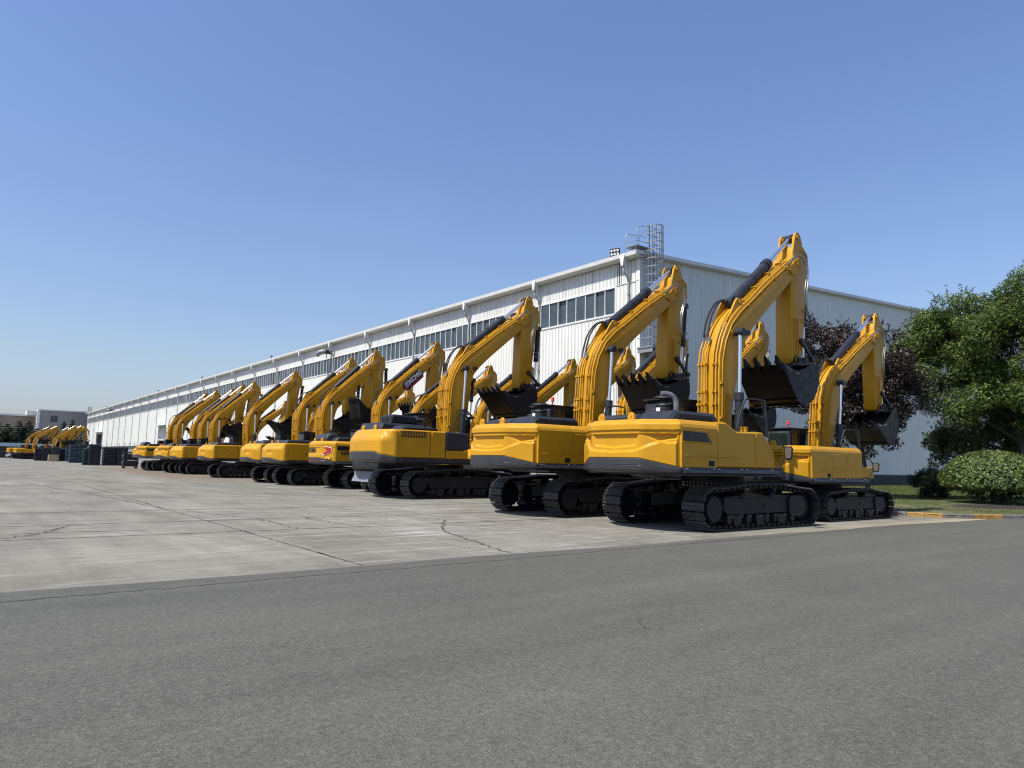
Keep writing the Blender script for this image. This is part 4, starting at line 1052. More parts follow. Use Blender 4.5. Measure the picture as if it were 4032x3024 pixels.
        for i, (p, q) in enumerate(zip(P, nm)): d1_ = obj(q, cache((style, 'sp', i), lambda p=p: side_panel(p, Y0, Y0 + .4, M['yellow'], .045)), root); d1 = d1_ if i == 0 else d1
        if style == 'D':
            obj('tank_cover', cache('Dt1', lambda: side_panel([(-.85 + e, 1.76), (.12, 1.76), (.12, zt - .03), (-.85 + e, zt)], Y0 - .004, Y0 + .4, M['grey'], .045)), root, label=None) if False else obj('tank_cover', cache('Dt1', lambda: side_panel([(-.85 + e, 1.76), (.12, 1.76), (.12, zt - .03), (-.85 + e, zt)], Y0 - .004, Y0 + .4, M['grey'], .045)), root)
            obj('step_box', cache('Dt2', lambda: side_panel([(-.85 + e, 1.44), (.12, 1.44), (.12, 1.745), (-.85 + e, 1.745)], Y0, Y0 + .4, M['yellow'], .02)), root)
            for z0 in (2.155, 2.285): obj('louvres', cache(('lv', z0), lambda: louvres(-2.70, -1.68, z0, z0 + .11, 16, Y0 - .002, 'void', .55)), d1)
            obj('latch', cache('latchD', lambda: MB().box(-1.80, -1.62, Y0 - .008, Y0 + .01, 1.84, 1.96).box(-1.77, -1.68, Y0 - .014, Y0 - .008, 1.87, 1.93).mesh('latch', M['yellow'])), d1)
        else:
            obj('latch', cache('latchP', lambda: MB().box(-1.62, -1.40, Y0 - .006, Y0 + .01, 1.76, 1.90).mesh('latch', M['yellow2'])), d1)
            obj('latch_recess', cache('latchP2', lambda: MB().box(-1.57, -1.47, Y0 - .010, Y0 - .005, 1.79, 1.86).mesh('latch', M['grey'])), d1)
        obj('side_skirt', cache(('skirt', style), lambda: MB().prism([(-1.46, 1.285), (-1.515, 1.30), (-1.51, 1.435), (-1.30, 1.435), (-1.30, 1.285)], seam + .02, .95 if style == 'D' else .62, 'x', bev=.004).mesh('skirt', M['grey'], True, 25)), root)
    if o_.get('toolbox'): obj('tool_box', side_panel([(.23, 1.43), (1.12, 1.43), (1.12, 1.74), (1.05, 1.83), (.23, 1.83)], Y0 + .03, Y0 + .5, M['yellow'], .03), root)
    obj('skirt_bolts', cache(('skb', style), lambda: _skb(seam)), root)['kind'] = 'stuff'
    # left side body behind the cab
    obj('left_door', cache(('left', style), lambda: side_panel([(seam + e, 1.43), (-1.0, 1.43), (-1.0, top - .05), (seam + e, top)], 1.08, 1.497, M['yellow'], .06)), root)
    # hoods on top
    if o_.get('nohood'): pass
    elif style == 'S':
        h1 = obj('engine_hood', cache('hoodS', lambda: hood([(-2.98, 2.44), (-2.86, 2.62), (-2.72, 2.70), (-1.32, 2.70), (-1.22, 2.60), (-1.20, 2.44)], -1.10, -.10, 'grey', .07)), root)
        h2 = obj('engine_hood', cache('hoodS2', lambda: hood([(-2.98, 2.44), (-2.86, 2.58), (-2.70, 2.66), (-1.2, 2.66), (-1.08, 2.58), (-1.05, 2.1), (-2.9, 2.1)], -.09, 1.20, 'grey', .09)), root)
        obj('louvres', cache('lvS1', lambda: louvres(-2.62, -1.42, 2.52, 2.62, 15, -1.103, 'void', .45)), h1)
        obj('louvres', cache('lvS2', lambda: (lambda m_: m_)(_slots_rear(-.02 - .0, .58, 12))), h2)
        if o_.get('roundhood'):
            obj('muffler_hood', cache('rh', lambda: bevel(MB().prism([(-3.15, 2.44), (-3.22, 2.60), (-3.12, 2.82), (-2.90, 2.90), (-2.62, 2.86), (-2.45, 2.70), (-2.40, 2.44)], -.55, 1.10).mesh('muffler_hood', M['bumper'], True, 50), .09, 3, 50)), root)
        if o_.get('cleaner'):
            m = MB().lathe((0, 0, 0), [(.22, 0), (.23, .03), (.21, .05), (.21, .24), (.23, .26), (.21, .30), (.09, .31), (.09, .38), (.12, .40), (.12, .43), (.27, .44), (.26, .47), (.18, .51), (.02, .525)], 22)
            pc = obj('air_cleaner', m.mesh('air_cleaner', M['rubber']), root, (-1.55, .25, 2.68)); pc_w = obj('sticker', MB().box(-.245, -.235, -.06, .06, .10, .20).mesh('sticker', M['white'], False), pc)
            obj('intake_hose', MB().tube([(-1.62, .42, 2.80), (-1.66, .62, 2.78), (-1.60, .70, 2.64), (-1.5, .7, 2.5)], .09, 10, 4).mesh('intake_hose', M['rubber']), root)
        if o_.get('exhaust'):
            obj('exhaust_pipe', MB().tube([(-1.45, -.02, 2.62), (-1.45, -.02, 2.95), (-1.46, 0.0, 3.08), (-1.52, .05, 3.18), (-1.62, .12, 3.22), (-1.74, .2, 3.22)], .075, 14, 4).mesh('exhaust_pipe', M['steel']), root)
    elif style == 'P':
        h1 = obj('engine_hood', cache('hoodP', lambda: hood([(-2.7, 2.40), (-2.62, 2.56), (-2.5, 2.64), (-1.0, 2.66), (-.9, 2.58), (-.86, 2.40)], -1.15, 1.1, 'grey', .08)), root)
        obj('louvres', cache('lvP1', lambda: louvres(-2.1, -1.05, 2.47, 2.56, 13, -1.153, 'void', .5)), h1)
    else:
        h1 = obj('engine_hood', cache('hoodD', lambda: hood([(-3.1, 2.42), (-2.95, 2.70), (-.95, 2.66), (-.8, 2.5), (-.8, 2.42)], -.55, 1.15, 'grey', .07)), root)
        h2 = obj('engine_hood', cache('hoodD2', lambda: hood([(-2.75, 2.42), (-2.62, 2.52), (-2.55, 2.58), (-1.15, 2.54), (-1.05, 2.42)], -1.35, -.60, 'grey', .08)), root)
        obj('louvres', cache('lvD', lambda: louvres(-2.45, -1.2, 2.46, 2.53, 24, -1.352, 'void', .5)), h2)
        m = MB().prism([(-2.55, 2.68), (-2.52, 2.95), (-2.42, 3.02), (-1.55, 3.0), (-1.42, 2.90), (-1.4, 2.68)], -.35, .55, bev=.06)
        ib = obj('intake_box', m.mesh('intake_box', M['black'], True, 30), root); obj('intake_mouth', MB().box(-2.553, -2.50, -.1, .35, 2.75, 2.9).mesh('mouth', M['void'], False), ib)
        obj('intake_hose', MB().tube([(-1.5, -.35, 2.85), (-1.3, -.42, 2.86), (-1.22, -.45, 2.72), (-1.2, -.45, 2.5)], .08, 10, 4).mesh('intake_hose', M['rubber']), root)
    # cab on the left, its panes as sub-parts
    cb = obj('cab', cache('cab', cab_mesh), root); obj('pane', cache('cabp', cab_panes), cb)
    obj('visor', cache('visor', lambda: MB().box(-.97, .72, .50, 1.50, 3.17, 3.21).box(-.20, -.16, .50, .56, 1.5, 3.05).mesh('visor', M['black'])), cb)
    if o_.get('beacon'): obj('beacon', cache('beacon', lambda: MB().cyl((-.6, .8, 3.2), (-.6, .8, 3.34), .025, 8).lathe((-.6, .8, 3.34), [(.05, 0), (.05, .11), (.03, .14)], 14).mesh('beacon', M['beacon'])), cb)
    # service rail, mirror, filler cap at the right front
    rl = cache('rail', lambda: MB().tube([(.38, -1.35, 2.25), (.36, -1.33, 3.02), (.33, -1.28, 3.12), (-.02, -1.12, 3.14), (-.12, -1.05, 3.04), (-.35, -1.0, 2.4)], .024, 7, 2).cyl((.38, -1.35, 2.2), (.38, -1.35, 2.45), .035, 8).mesh('rail', M['black']))
    if o_.get('rail', True): obj('handrail', rl, root)
    if o_.get('mirror'):
        ma = obj('mirror_arm', MB().tube([(.40, -1.2, 3.10), (.50, -1.35, 2.4), (.60, -1.62, 2.05), (.66, -1.66, 1.85), (.62, -1.60, 1.55), (.55, -1.5, 1.42)], .018, 6, 4).mesh('mirror_arm', M['black']), root)
        obj('mirror', MB().prism([(-1.86, 1.66), (-1.90, 1.92), (-1.86, 1.99), (-1.70, 1.99), (-1.66, 1.92), (-1.69, 1.66)], .62, .66, 'x', bev=.01).mesh('mirror', M['black']), ma)
        obj('mirror_glass', MB().prism([(-1.84, 1.70), (-1.87, 1.92), (-1.84, 1.96), (-1.72, 1.96), (-1.69, 1.92), (-1.71, 1.70)], .612, .619, 'x').mesh('mirror_glass', M['chrome'], False), ma)
    obj('filler_cap', cache('cap', lambda: MB().cyl((-.05, -1.0, 2.2), (-.05, -1.0, 2.42), .085, 14).cyl((-.05, -1.0, 2.42), (-.05, -1.0, 2.45), .095, 14).mesh('cap', M['yellow'])), root)
    if o_.get('hoses'):
        obj('frame_hoses', MB().tube([(-.1, .1, 2.0), (-.35, .2, 2.6), (-.5, .35, 2.75), (-.62, .42, 2.55), (-.55, .35, 2.2)], .04, 7, 4).tube([(-.1, -.1, 2.0), (-.42, .0, 2.55), (-.6, .1, 2.62), (-.7, .12, 2.4), (-.6, .1, 2.1)], .04, 7, 4).mesh('hoses', M['rubber']), root)
    # ---- boom, arm, bucket in their pose
    B = lambda p: FOOT + rot2(Vector(p) - FOOT, db)
    piv = B((3.58, 7.56))
    A = lambda p: piv + rot2(Vector(p) - PIV, da)
    bp = A((3.45, 4.72))
    K = lambda p: bp + rot2(Vector(p) - BP, dc)
    bo = obj('boom', cache('boom', boom_mesh), root, (FOOT.x, 0, FOOT.y), (0, -db, 0))
    for nm, fn in (('boom_lugs', boom_ears), ('weld_seam', boom_weld), ('pipe_clamps', boom_clamps), ('work_lamp', work_lamp), ('hose', hoses_mesh), ('hose_fittings', fittings_mesh), ('tip_hose', tip_hoses)): obj(nm, cache(nm, fn), bo)
    for me in cache('pipes', lambda: boom_pipes(0)): obj('boom_pipe', me, bo)
    ar = obj('arm', cache('arm', arm_mesh), root, (piv.x, 0, piv.y), (0, -da, 0)); obj('arm_plates', cache('armt', arm_trim), ar)
    bk = obj('bucket', cache('bucket', bucket_shell), root, (bp.x, 0, bp.y), (0, -dc, 0))
    obj('bucket_bolts', cache('bbolts', bolts_mesh), bk)
    ta = math.atan2(4.38 - 3.97, 1.90 - 2.20)
    for i in range(5):
        y = -.66 + .33 * i; obj('tooth', cache('tooth', tooth_mesh), bk, (1.90 - BP.x, y, 4.38 - BP.y), (0, -ta, 0))
    ram(root, 'arm_cylinder', B((.80, 5.95)), A((3.68, 8.42)), 0, 2.25, .14, .075)
    for y in (-.50, .50): ram(root, 'boom_cylinder', (.42, 1.50), B((.46, 5.0)), y, 1.88, .105, .052)
    ram(root, 'bucket_cylinder', A((4.42, 7.28)), A((4.22, 4.80)), 0, 1.45, .095, .045, 'black')
    l1 = A((3.66, 5.28)); l2 = A((4.22, 4.80)); l3 = K((3.97, 4.53))
    lk = MB()
    for y in (-.33, .27): lk.prism([(l1.x - .05, l1.y), (l1.x, l1.y + .07), (l1.x + .06, l1.y + .03), (l2.x + .07, l2.y), (l2.x, l2.y - .08), (l2.x - .06, l2.y)], y, y + .06)
    for y in (-.36, .27): lk.cyl((l1.x, y, l1.y), (l1.x, y + .09, l1.y), .09, 12).cyl((l2.x, y, l2.y), (l2.x, y + .09, l2.y), .085, 12)
    lk.prism([(l2.x - .08, l2.y), (l2.x + .08, l2.y + .02), (l3.x + .08, l3.y), (l3.x - .06, l3.y - .04)], -.16, .16)
    obj('bucket_link', lk.mesh('bucket_link', M['black']), root)
    for q in root.children_recursive:
        if q.name.split('.')[0] in ('boom_lugs', 'pipe_clamps', 'arm_plates', 'ring_bolts', 'roller_bolts', 'bucket_bolts', 'hose_fittings', 'louvres'): q['kind'] = 'stuff'
    if dark:
        for q in [c for c in root.children_recursive if c.type == 'MESH' and c.name.split('.')[0] in ('counterweight', 'engine_door', 'pump_door', 'tank_cover', 'left_door', 'latch', 'lifting_eye')]:
            q.data = q.data.copy(); q.data.materials.clear(); q.data.materials.append(M['grey'])
        for q in cw.children: q.data = q.data.copy(); q.data.materials.clear(); q.data.materials.append(M['void'])  # bumper, skirt and frame painted near black in place of their shadow
        for q in root.children:
            if q.name.split('.')[0] in ('side_skirt', 'upper_frame'): q.data = q.data.copy(); q.data.materials.clear(); q.data.materials.append(M['void'])
    return root, cw, bo, d1
def _skb(seam):
    q = MB()
    for x in (seam + .12, -2.0, -1.8, -.95, -.75, .3): q.cyl((x, -1.57 if seam < -3 else -1.525, 1.39), (x, -1.50, 1.39), .022, 7)
    for x in np.arange(-2.6, -1.2, .28): q.cyl((x, -1.16, 2.47), (x, -1.16, 2.49), .02, 6)
    return q.mesh('bolts', M['steel'])
def _slots_rear(y0, y1, n):
    q = MB(); p = (y1 - y0) / n
    mt = Matrix.Translation((-2.94, 0, 2.50)) @ Matrix.Rotation(R(40), 4, 'Y')
    for i in range(n): q.box(-.008, .004, .12 + y0 + i * p, .12 + y0 + i * p + p * .5, -.03, .085, mt)
    return q.mesh('louvres', M['void'], False)

# ------------------------------------------------------------------ the machines
# front row, from the camera outwards
B_ = excavator('largest excavator at the front of the row, with raised bucket and curved exhaust pipe', -18.2, 17.25, 1.005, -.032, .015, 0, 'S', True, cleaner=True, exhaust=True, mirror=True)
C_ = excavator('second large excavator from the right, red beacon on its cab and mushroom air cleaner', -13.65, 17.5, 1.015, -.065, -.015, 0, 'S', True, cleaner=True, vent=False, high=True, beacon=True, hoses=True)
D_ = excavator('large excavator with smooth counterweight, louvred side door and dark tank panel', -4.68, 16.93, 1.065, -.036, .006, .05, 'D', True, hoses=False)
H_ = excavator('small excavator with grey dozer blade between the louvred and the lettered machines', -.55, 16.2, .76, -.02, .02, 0, 'P', False, blade=True, rail=False, dark=True)
N9 = excavator('excavator with red arrow and black lettering on its counterweight, logo on boom', 3.68, 15.75, .924, .021, .002, -.1, 'S', True, cleaner=False, high=True, roundhood=True, lettered=True)
E8 = excavator('smooth yellow excavator just left of the lettered one, bucket curled up', 8.1, 16.9, .90, .042, .12, -.5, 'P', True)
E7 = excavator('smooth yellow excavator, second to the left of the lettered one', 11.8, 16.9, .90, .02, .03, .15, 'P', True)
E6 = excavator('smooth yellow excavator at mid row with its whole right side in view', 21.0, 16.95, .895, .036, .0, .1, 'P', True)
E5 = excavator('smooth yellow excavator standing left of the brown muddy patch', 29.6, 16.95, .872, .048, .068, .1, 'P')
E4 = excavator('grooved counterweight excavator, half hidden behind two smooth ones', 33.0, 16.95, .88, .04, .0, .1, 'S', high=True)
E3 = excavator('smooth excavator fourth from the far end of the front row', 35.6, 16.95, .858, .045, -.058, .0, 'P')
E2 = excavator('grooved excavator last but one in the front row, dark round hood on top', 41.4, 17.0, .89, .032, -.059, 0, 'S', high=True, roundhood=True)
E1 = excavator('last excavator of the front row, next to the stacked black racks', 44.3, 17.0, .875, .045, .036, 0, 'P')
# second row
A2 = excavator('rightmost excavator, in front of the purple tree with its bucket hanging open', -17.95, 11.6, .85, -.125, .06, .32, 'S', True, GRP2, high=True, vent=False, mirror=True, beacon=True, nohood=True, toolbox=True)
for lab, s_, T_, k_, db_, da_, st in [
    ('second row excavator whose arm top shows below the biggest boom', -13.6, 11.4, .85, -.03, .03, 'S'),
    ('second row excavator whose arm rises at the right of the caged ladder', -9.5, 11.4, .885, -.02, .02, 'P'),
    ('second row excavator with its arm tip left of the caged ladder', -6.4, 11.4, .84, -.07, .05, 'P'),
    ('second row excavator with its whole boom showing right of the raised bucket', -2.55, 11.4, .83, -.08, .03, 'P'),
    ('second row excavator partly behind the louvred machine\'s bucket', 1.1, 11.4, .85, -.05, .02, 'P'),
    ('second row excavator with arm tip right of the louvred machine\'s boom', 4.6, 11.4, .85, -.03, .0, 'P'),
    ('second row excavator with only a low arm tip behind the logo boom', 14.4, 11.4, .80, -.1, .0, 'P'),
    ('second row large excavator whose arm shows behind the logo boom\'s cylinder', 16.6, 13.6, .95, .0, .0, 'P'),
    ('second row excavator half hidden behind the two smooth machines\' booms', 24.5, 11.4, .88, -.05, .0, 'P'),
    ('second row excavator with yellow pipes behind a black toothed bucket', 30.6, 11.4, .90, -.02, .0, 'P'),
    ('second row excavator with low boom right of the middle of the far wall', 38.2, 11.4, .82, -.04, .02, 'P'),
    ('farthest excavator of the second row', 48.2, 11.6, .80, -.08, .02, 'P')]:
    excavator(lab, s_, T_, k_, db_, da_, 0.15, st, False, GRP2, rail=False)
# far cluster at the left
for lab, s_, T_, k_, db_, da_, dc_ in [
    ('far excavator at the left end, its whole yellow side in view', 140, 21.5, .86, -.09, -.45, -.2),
    ('far excavator just behind the left end machine', 145, 22.4, .86, -.09, -.50, -.2),
    ('third of the far excavators from the left, boom lowered', 142, 19.3, .84, -.10, -.35, -.2),
    ('fourth of the far excavators from the left', 138, 18.4, .84, -.06, -.2, -.2),
    ('far excavator right of the middle of the far cluster', 143, 17.4, .85, -.02, -.4, -.2),
    ('far excavator last but one on the right of the far cluster', 139, 16.9, .84, .0, -.3, .0),
    ('far excavator nearest the hall corner behind the blue racks', 140, 16.2, .83, -.06, .25, .4)]:
    excavator(lab, s_, T_, k_, db_, da_, dc_, 'S', False, GRP3, high=False, rail=False, vent=False)

# writing and marks
root9, cw9, bo9, d9 = N9
RELIEF[0] = .30
def on_rear(name, me, y, z, dx=0.0, rx=0.0):
    P = cw_plan('S'); i = min(range(len(P)), key=lambda q: abs(P[q].y - y)); d = (P[min(i + 2, len(P) - 1)] - P[max(i - 2, 0)]).normalized()
    n = Vector((d.y, -d.x)); n = -n if n.x > 0 else n
    p = P[i] - n * cw_inset('S', y, z, P[i].x) + n * (0.012 + dx)
    o = obj(name, me, cw9, (p.x, p.y, z)); xa = Vector((-n.y, n.x, 0))
    xa = Vector((n.cross(Vector((0, 0))) if False else 0, 0, 0)) if False else Vector((-n.y, n.x, 0))
    za = Vector((n.x, n.y, 0)); ya = Vector((0, 0, 1)); xa = ya.cross(za)
    o.rotation_euler = Matrix((xa, ya, za)).transposed().to_euler(); return o
on_rear('lettering', text_mesh('lettering', 'XCMG', .31, M['letter'], .004, .012, .12), .20, 1.985, .012)
arw = [(-.45, .24), (.30, .20), (.42, -.02), (-.10, -.22), (-.62, -.30), (-.30, -.42), (.08, -.30)]
def flat(name, pts, m, ext=.004): return MB().prism(pts, 0, ext, 'z').mesh(name, m, False)
A_o = [(-.26, .22), (.28, .17), (.26, -.05), (-.20, -.27), (-.30, -.17), (-.02, -.02), (.02, .08)]
on_rear('arrow_mark', flat('arrow', A_o, M['white']), -1.13, 1.98, 0.03)
on_rear('arrow_mark', flat('arrow', [(x * .9, z * .86) for x, z in A_o], M['red'], .008), -1.13, 1.98, 0.034)
on_rear('warning_label', flat('label', [(-.17, -.06), (.17, -.06), (.17, .06), (-.17, .06)], M['label']), -1.20, 1.60, 0.02)
on_rear('warning_triangle', flat('tri', [(-.15, -.045), (-.03, -.045), (-.09, .05)], M['letter'], .008), -1.20, 1.60, 0.024)
on_rear('warning_triangle', flat('tri', [(-.13, -.035), (-.05, -.035), (-.09, .03)], M['label'], .008), -1.20, 1.60, 0.028)
on_rear('warning_mark', flat('mark', [(.04, -.01), (.04, .01), (.10, .01), (.10, .04), (.15, .04), (.15, -.03), (.10, -.03), (.10, -.01)], M['letter'], .008), -1.20, 1.60, 0.024)
o = obj('red_line', MB().tube([(p.x - .026, p.y, 1.44) for p in cw_plan('S')[22:-8]], .012, 5).mesh('red_line', M['red']), cw9)
o = obj('model_number', text_mesh('model_number', 'XE20', .24, M['letter'], .003, .008), d9, (-2.55, -1.505, 1.84), (R(90), 0, 0))
RELIEF[0] = 1.0
# logo on the boom of the lettered machine
dx, dz = math.cos(R(41)), math.sin(R(41))
mt = Matrix(((dx, 0, 0, 2.02), (0, 0, -1, -.303), (dz, 1, 0, 6.14), (0, 0, 0, 1)))
ax = Vector((dx, 0, dz)); up_ = Vector((-dz, 0, dx)); nr = Vector((0, -1, 0))
base = Matrix((ax, up_, nr)).transposed().to_4x4(); base.translation = Vector((2.02 - FOOT.x, -.303, 6.13 - FOOT.y))
def onboom(name, me, u=0, v=0, h=0):
    o = obj(name, me, bo9); o.matrix_local = base @ Matrix.Translation((u, v, h)); return o
lg = onboom('logo_plate', flat('logo_plate', [(-.80, -.10), (-.66, -.26), (-.55, -.30), (.72, -.30), (.84, -.12), (.70, .24), (.60, .28), (-.56, .26), (-.66, .22)], M['decal'], .006), h=.001)
def onlogo(name, me, u, v, h):
    o = onboom(name, me, u, v, h); return o
onlogo('logo_stripe', flat('stripe', [(-.40, -.295), (.72, -.295), (.83, -.125), (.80, -.06), (.66, -.18), (-.34, -.20)], M['red'], .003), 0, 0, .008)
onlogo('logo_stripe', flat('stripe', [(-.78, -.09), (-.64, -.26), (-.45, -.20), (-.60, -.06)], M['red'], .003), 0, 0, .008)
onlogo('logo_lettering', text_mesh('logo_lettering', 'XCMG', .36, M['white'], .002, .016, .15), .22, .03, .010)
onlogo('logo_emblem', flat('emblem', [(-.15, -.13), (.15, -.13), (.15, .15), (-.15, .15)], M['white'], .003), -.42, .02, .008)
onlogo('logo_emblem', flat('emblem', [(-.12, -.10), (.12, -.10), (.12, .12), (-.12, .12)], M['decal'], .003), -.42, .02, .0105)
onlogo('logo_emblem', flat('emblem', [(0, -.09), (.11, .09), (-.11, .09)], M['white'], .003), -.42, .02, .013)
onlogo('logo_emblem', flat('emblem', [(0, -.03), (.05, .05), (-.05, .05)], M['decal'], .003), -.42, .02, .0155)
# ------------------------------------------------------------------ plants
def leaf_mat(name, c_dark, c_mid, c_light, rough=0.5, trans=0.25, spec=0.4, back=None):
    m, nt, p, pos = newmat(name); L = nt.links
    g = [n for n in nt.nodes if n.type == 'NEW_GEOMETRY'][0]
    c = ramp(nt, g.outputs['Random Per Island'], [(0.0, c_dark), (0.5, c_mid), (1.0, c_light)])
    n1 = noise(nt, pos, 0.9, 3, 0.5)
    c = mixc(nt, 1.0, c, ramp(nt, n1, [(0.3, (0.70, 0.74, 0.72)), (0.7, (1.25, 1.2, 1.1))]), 'MULTIPLY')
    L.new(c, p.inputs['Base Color']); p.inputs['Roughness'].default_value = rough; p.inputs['Specular IOR Level'].default_value = spec
    t = nd(nt, 'ShaderNodeBsdfTranslucent'); L.new(c, t.inputs['Color'])
    mx = nd(nt, 'ShaderNodeMixShader'); mx.inputs[0].default_value = trans
    out = [n for n in nt.nodes if n.type == 'OUTPUT_MATERIAL'][0]
    L.new(p.outputs[0], mx.inputs[1]); L.new(t.outputs[0], mx.inputs[2]); L.new(mx.outputs[0], out.inputs[0]); return m
M['leaf_green'] = leaf_mat('green_leaves', (0.022, 0.046, 0.010), (0.065, 0.112, 0.022), (0.20, 0.25, 0.05), 0.55, 0.32)
M['leaf_mid'] = leaf_mat('olive_leaves', (0.035, 0.060, 0.018), (0.080, 0.115, 0.033), (0.16, 0.19, 0.06), 0.5)
M['leaf_plum'] = leaf_mat('plum_leaves', (0.009, 0.006, 0.006), (0.023, 0.015, 0.014), (0.070, 0.046, 0.038), 0.45, 0.12)
M['leaf_dome'] = leaf_mat('glossy_leaves', (0.030, 0.052, 0.012), (0.075, 0.11, 0.030), (0.15, 0.20, 0.05), 0.42, 0.20, 0.4)
M['leaf_shrub'] = leaf_mat('dark_shrub_leaves', (0.012, 0.030, 0.012), (0.025, 0.055, 0.022), (0.05, 0.09, 0.035), 0.4, 0.15)
M['needle'] = leaf_mat('conifer_needles', (0.014, 0.034, 0.020), (0.030, 0.060, 0.032), (0.055, 0.09, 0.045), 0.6, 0.1)
M['needle_light'] = leaf_mat('light_conifer_needles', (0.030, 0.060, 0.020), (0.065, 0.11, 0.035), (0.11, 0.15, 0.055), 0.6, 0.15)
M['grass'] = leaf_mat('grass_blades', (0.050, 0.075, 0.018), (0.095, 0.13, 0.030), (0.17, 0.18, 0.06), 0.6, 0.25)
M['bark'] = mat('bark', (0.055, 0.045, 0.038), 0.9, var=0.4, vscale=9, bump=0.5, bscale=30)
def quads(name, c, n, ln, wd, m, droop=None):
    """c centres, n facing directions, ln/wd leaf half sizes"""
    N = len(c); r = rng.normal(size=(N, 3)); n = n / (np.linalg.norm(n, axis=1, keepdims=True) + 1e-9)
    a = np.cross(n, r); a /= np.linalg.norm(a, axis=1, keepdims=True) + 1e-9
    if droop is not None:
        a = a + droop; a /= np.linalg.norm(a, axis=1, keepdims=True) + 1e-9
    b = np.cross(n, a); b /= np.linalg.norm(b, axis=1, keepdims=True) + 1e-9
    ln = ln[:, None]; wd = wd[:, None]
    V = np.stack([c - a * ln, c + b * wd - a * ln * .1, c + a * ln, c - b * wd - a * ln * .1], 1).reshape(-1, 3)
    me = bpy.data.meshes.new(name); me.vertices.add(4 * N); me.vertices.foreach_set('co', V.ravel().astype(np.float32))
    me.loops.add(4 * N); me.loops.foreach_set('vertex_index', np.arange(4 * N, dtype=np.int32)); me.polygons.add(N)
    me.polygons.foreach_set('loop_start', np.arange(0, 4 * N, 4, dtype=np.int32)); me.polygons.foreach_set('loop_total', np.full(N, 4, dtype=np.int32))
    me.materials.append(m); me.update(calc_edges=True); me.validate(); return me
def rdir(n):
    v = rng.normal(size=(n, 3)); return v / np.linalg.norm(v, axis=1, keepdims=True)
def clump_cloud(clumps, per, flat=0.7, shell=0.55):
    cs = []; ns = []
    for (x, y, z, r) in clumps:
        k = int(per * r * r); d = rdir(k); rad = r * (shell + (1.12 - shell) * rng.random(k) ** 0.6); p = d * rad[:, None]; p[:, 2] *= flat
        cs.append(p + np.array([x, y, z])); ns.append(d + rng.normal(size=(k, 3)) * .7 + np.array([0, 0, .35]))
    return np.concatenate(cs), np.concatenate(ns)
def crown_clumps(cx, cy, cz, rx, ry, rz, n, r0, r1, gap=0.35, low=-1.0):
    out = []
    while len(out) < n:
        d = rdir(1)[0]; t = rng.uniform(.45, 1.0) ** .6
        if d[2] * t < low: continue
        p = np.array([cx + d[0] * rx * t, cy + d[1] * ry * t, cz + d[2] * rz * t]); out.append((*p, rng.uniform(r0, r1)))
    return out
def trunk_mesh(base, top, r, branches, m='bark'):
    q = MB(); b = Vector(base); t = Vector(top); P = [b.lerp(t, k / 5) + Vector((rng.normal(0, .03), rng.normal(0, .03), 0)) * (k > 0) for k in range(6)]
    for k in range(5): q.cyl(P[k], P[k + 1], r * (1 - .13 * k), 9, r * (1 - .13 * (k + 1)), False)
    for br in branches:
        a = b.lerp(t, rng.uniform(.55, 1.0)); c = Vector(br[:3]); mid = a.lerp(c, .5) + Vector((rng.normal(0, .15), rng.normal(0, .15), .25))
        q.cyl(a, mid, r * .42, 6, r * .28, False).cyl(mid, c, r * .28, 6, r * .10, False)
    return q.mesh('trunk', M[m])
def tree(name, label, cat, base, ttop, tr, clumps, per, lsize, wsize, mt, group=None, flat=.75, nb=10, droop=None, tw=0):
    t = thing(name, label, cat, base, 0, group); b = np.array(base)
    c, n = clump_cloud(clumps, per, flat)
    if tw:   # loose twigs of leaves breaking the outline
        for _ in range(tw):
            q = clumps[rng.integers(len(clumps))]; d = rdir(1)[0]; d[2] = abs(d[2]) * 1.2 + .1; d /= np.linalg.norm(d); L_ = rng.uniform(.9, 1.35) * q[3]; k = 16
            tt = rng.uniform(.7, 1.25, k)[:, None]; c = np.concatenate([c, np.array(q[:3]) + d * L_ * tt + rng.normal(0, .035, (k, 3))]); n = np.concatenate([n, rdir(k)])
    me = quads('crown', c - b, n, lsize * rng.uniform(.6, 1.3, len(c)), wsize * rng.uniform(.6, 1.3, len(c)), M[mt], droop)
    obj('crown', me, t)
    cl = sorted(clumps, key=lambda q: -q[3])[:nb]
    obj('trunk', trunk_mesh((0, 0, -.05), tuple(np.array(ttop) - b), tr, [tuple(np.array(q[:3]) - b) for q in cl]), t)
    return t
z0 = 0.10
# big green tree on the right
cl = []
for cx, cy, cz, rx, ry, rz, n in [(6.9, -18.0, 7.6, 3.0, 3.4, 2.6, 70), (6.6, -15.6, 8.5, 2.5, 2.3, 1.6, 34), (7.2, -19.4, 9.3, 2.8, 2.5, 1.8, 40), (6.2, -14.4, 6.7, 2.1, 2.1, 1.9, 30), (6.9, -17.0, 5.2, 2.2, 3.0, 1.2, 26), (6.4, -13.6, 7.9, 1.1, 1.1, .9, 7), (6.7, -14.3, 8.4, 1.4, 1.4, 1.2, 16), (6.8, -18.8, 4.7, 1.8, 2.0, 1.1, 18)]:
    cl += crown_clumps(cx, cy, cz, rx, ry, rz, n, .42, .85)
tree('green_tree', 'large bright green leafy tree at the right edge of the picture', 'tree', (7.2, -17.9, z0), (7.0, -17.6, 5.2), .17, cl, 1400, .085, .028, 'leaf_green', tw=900)
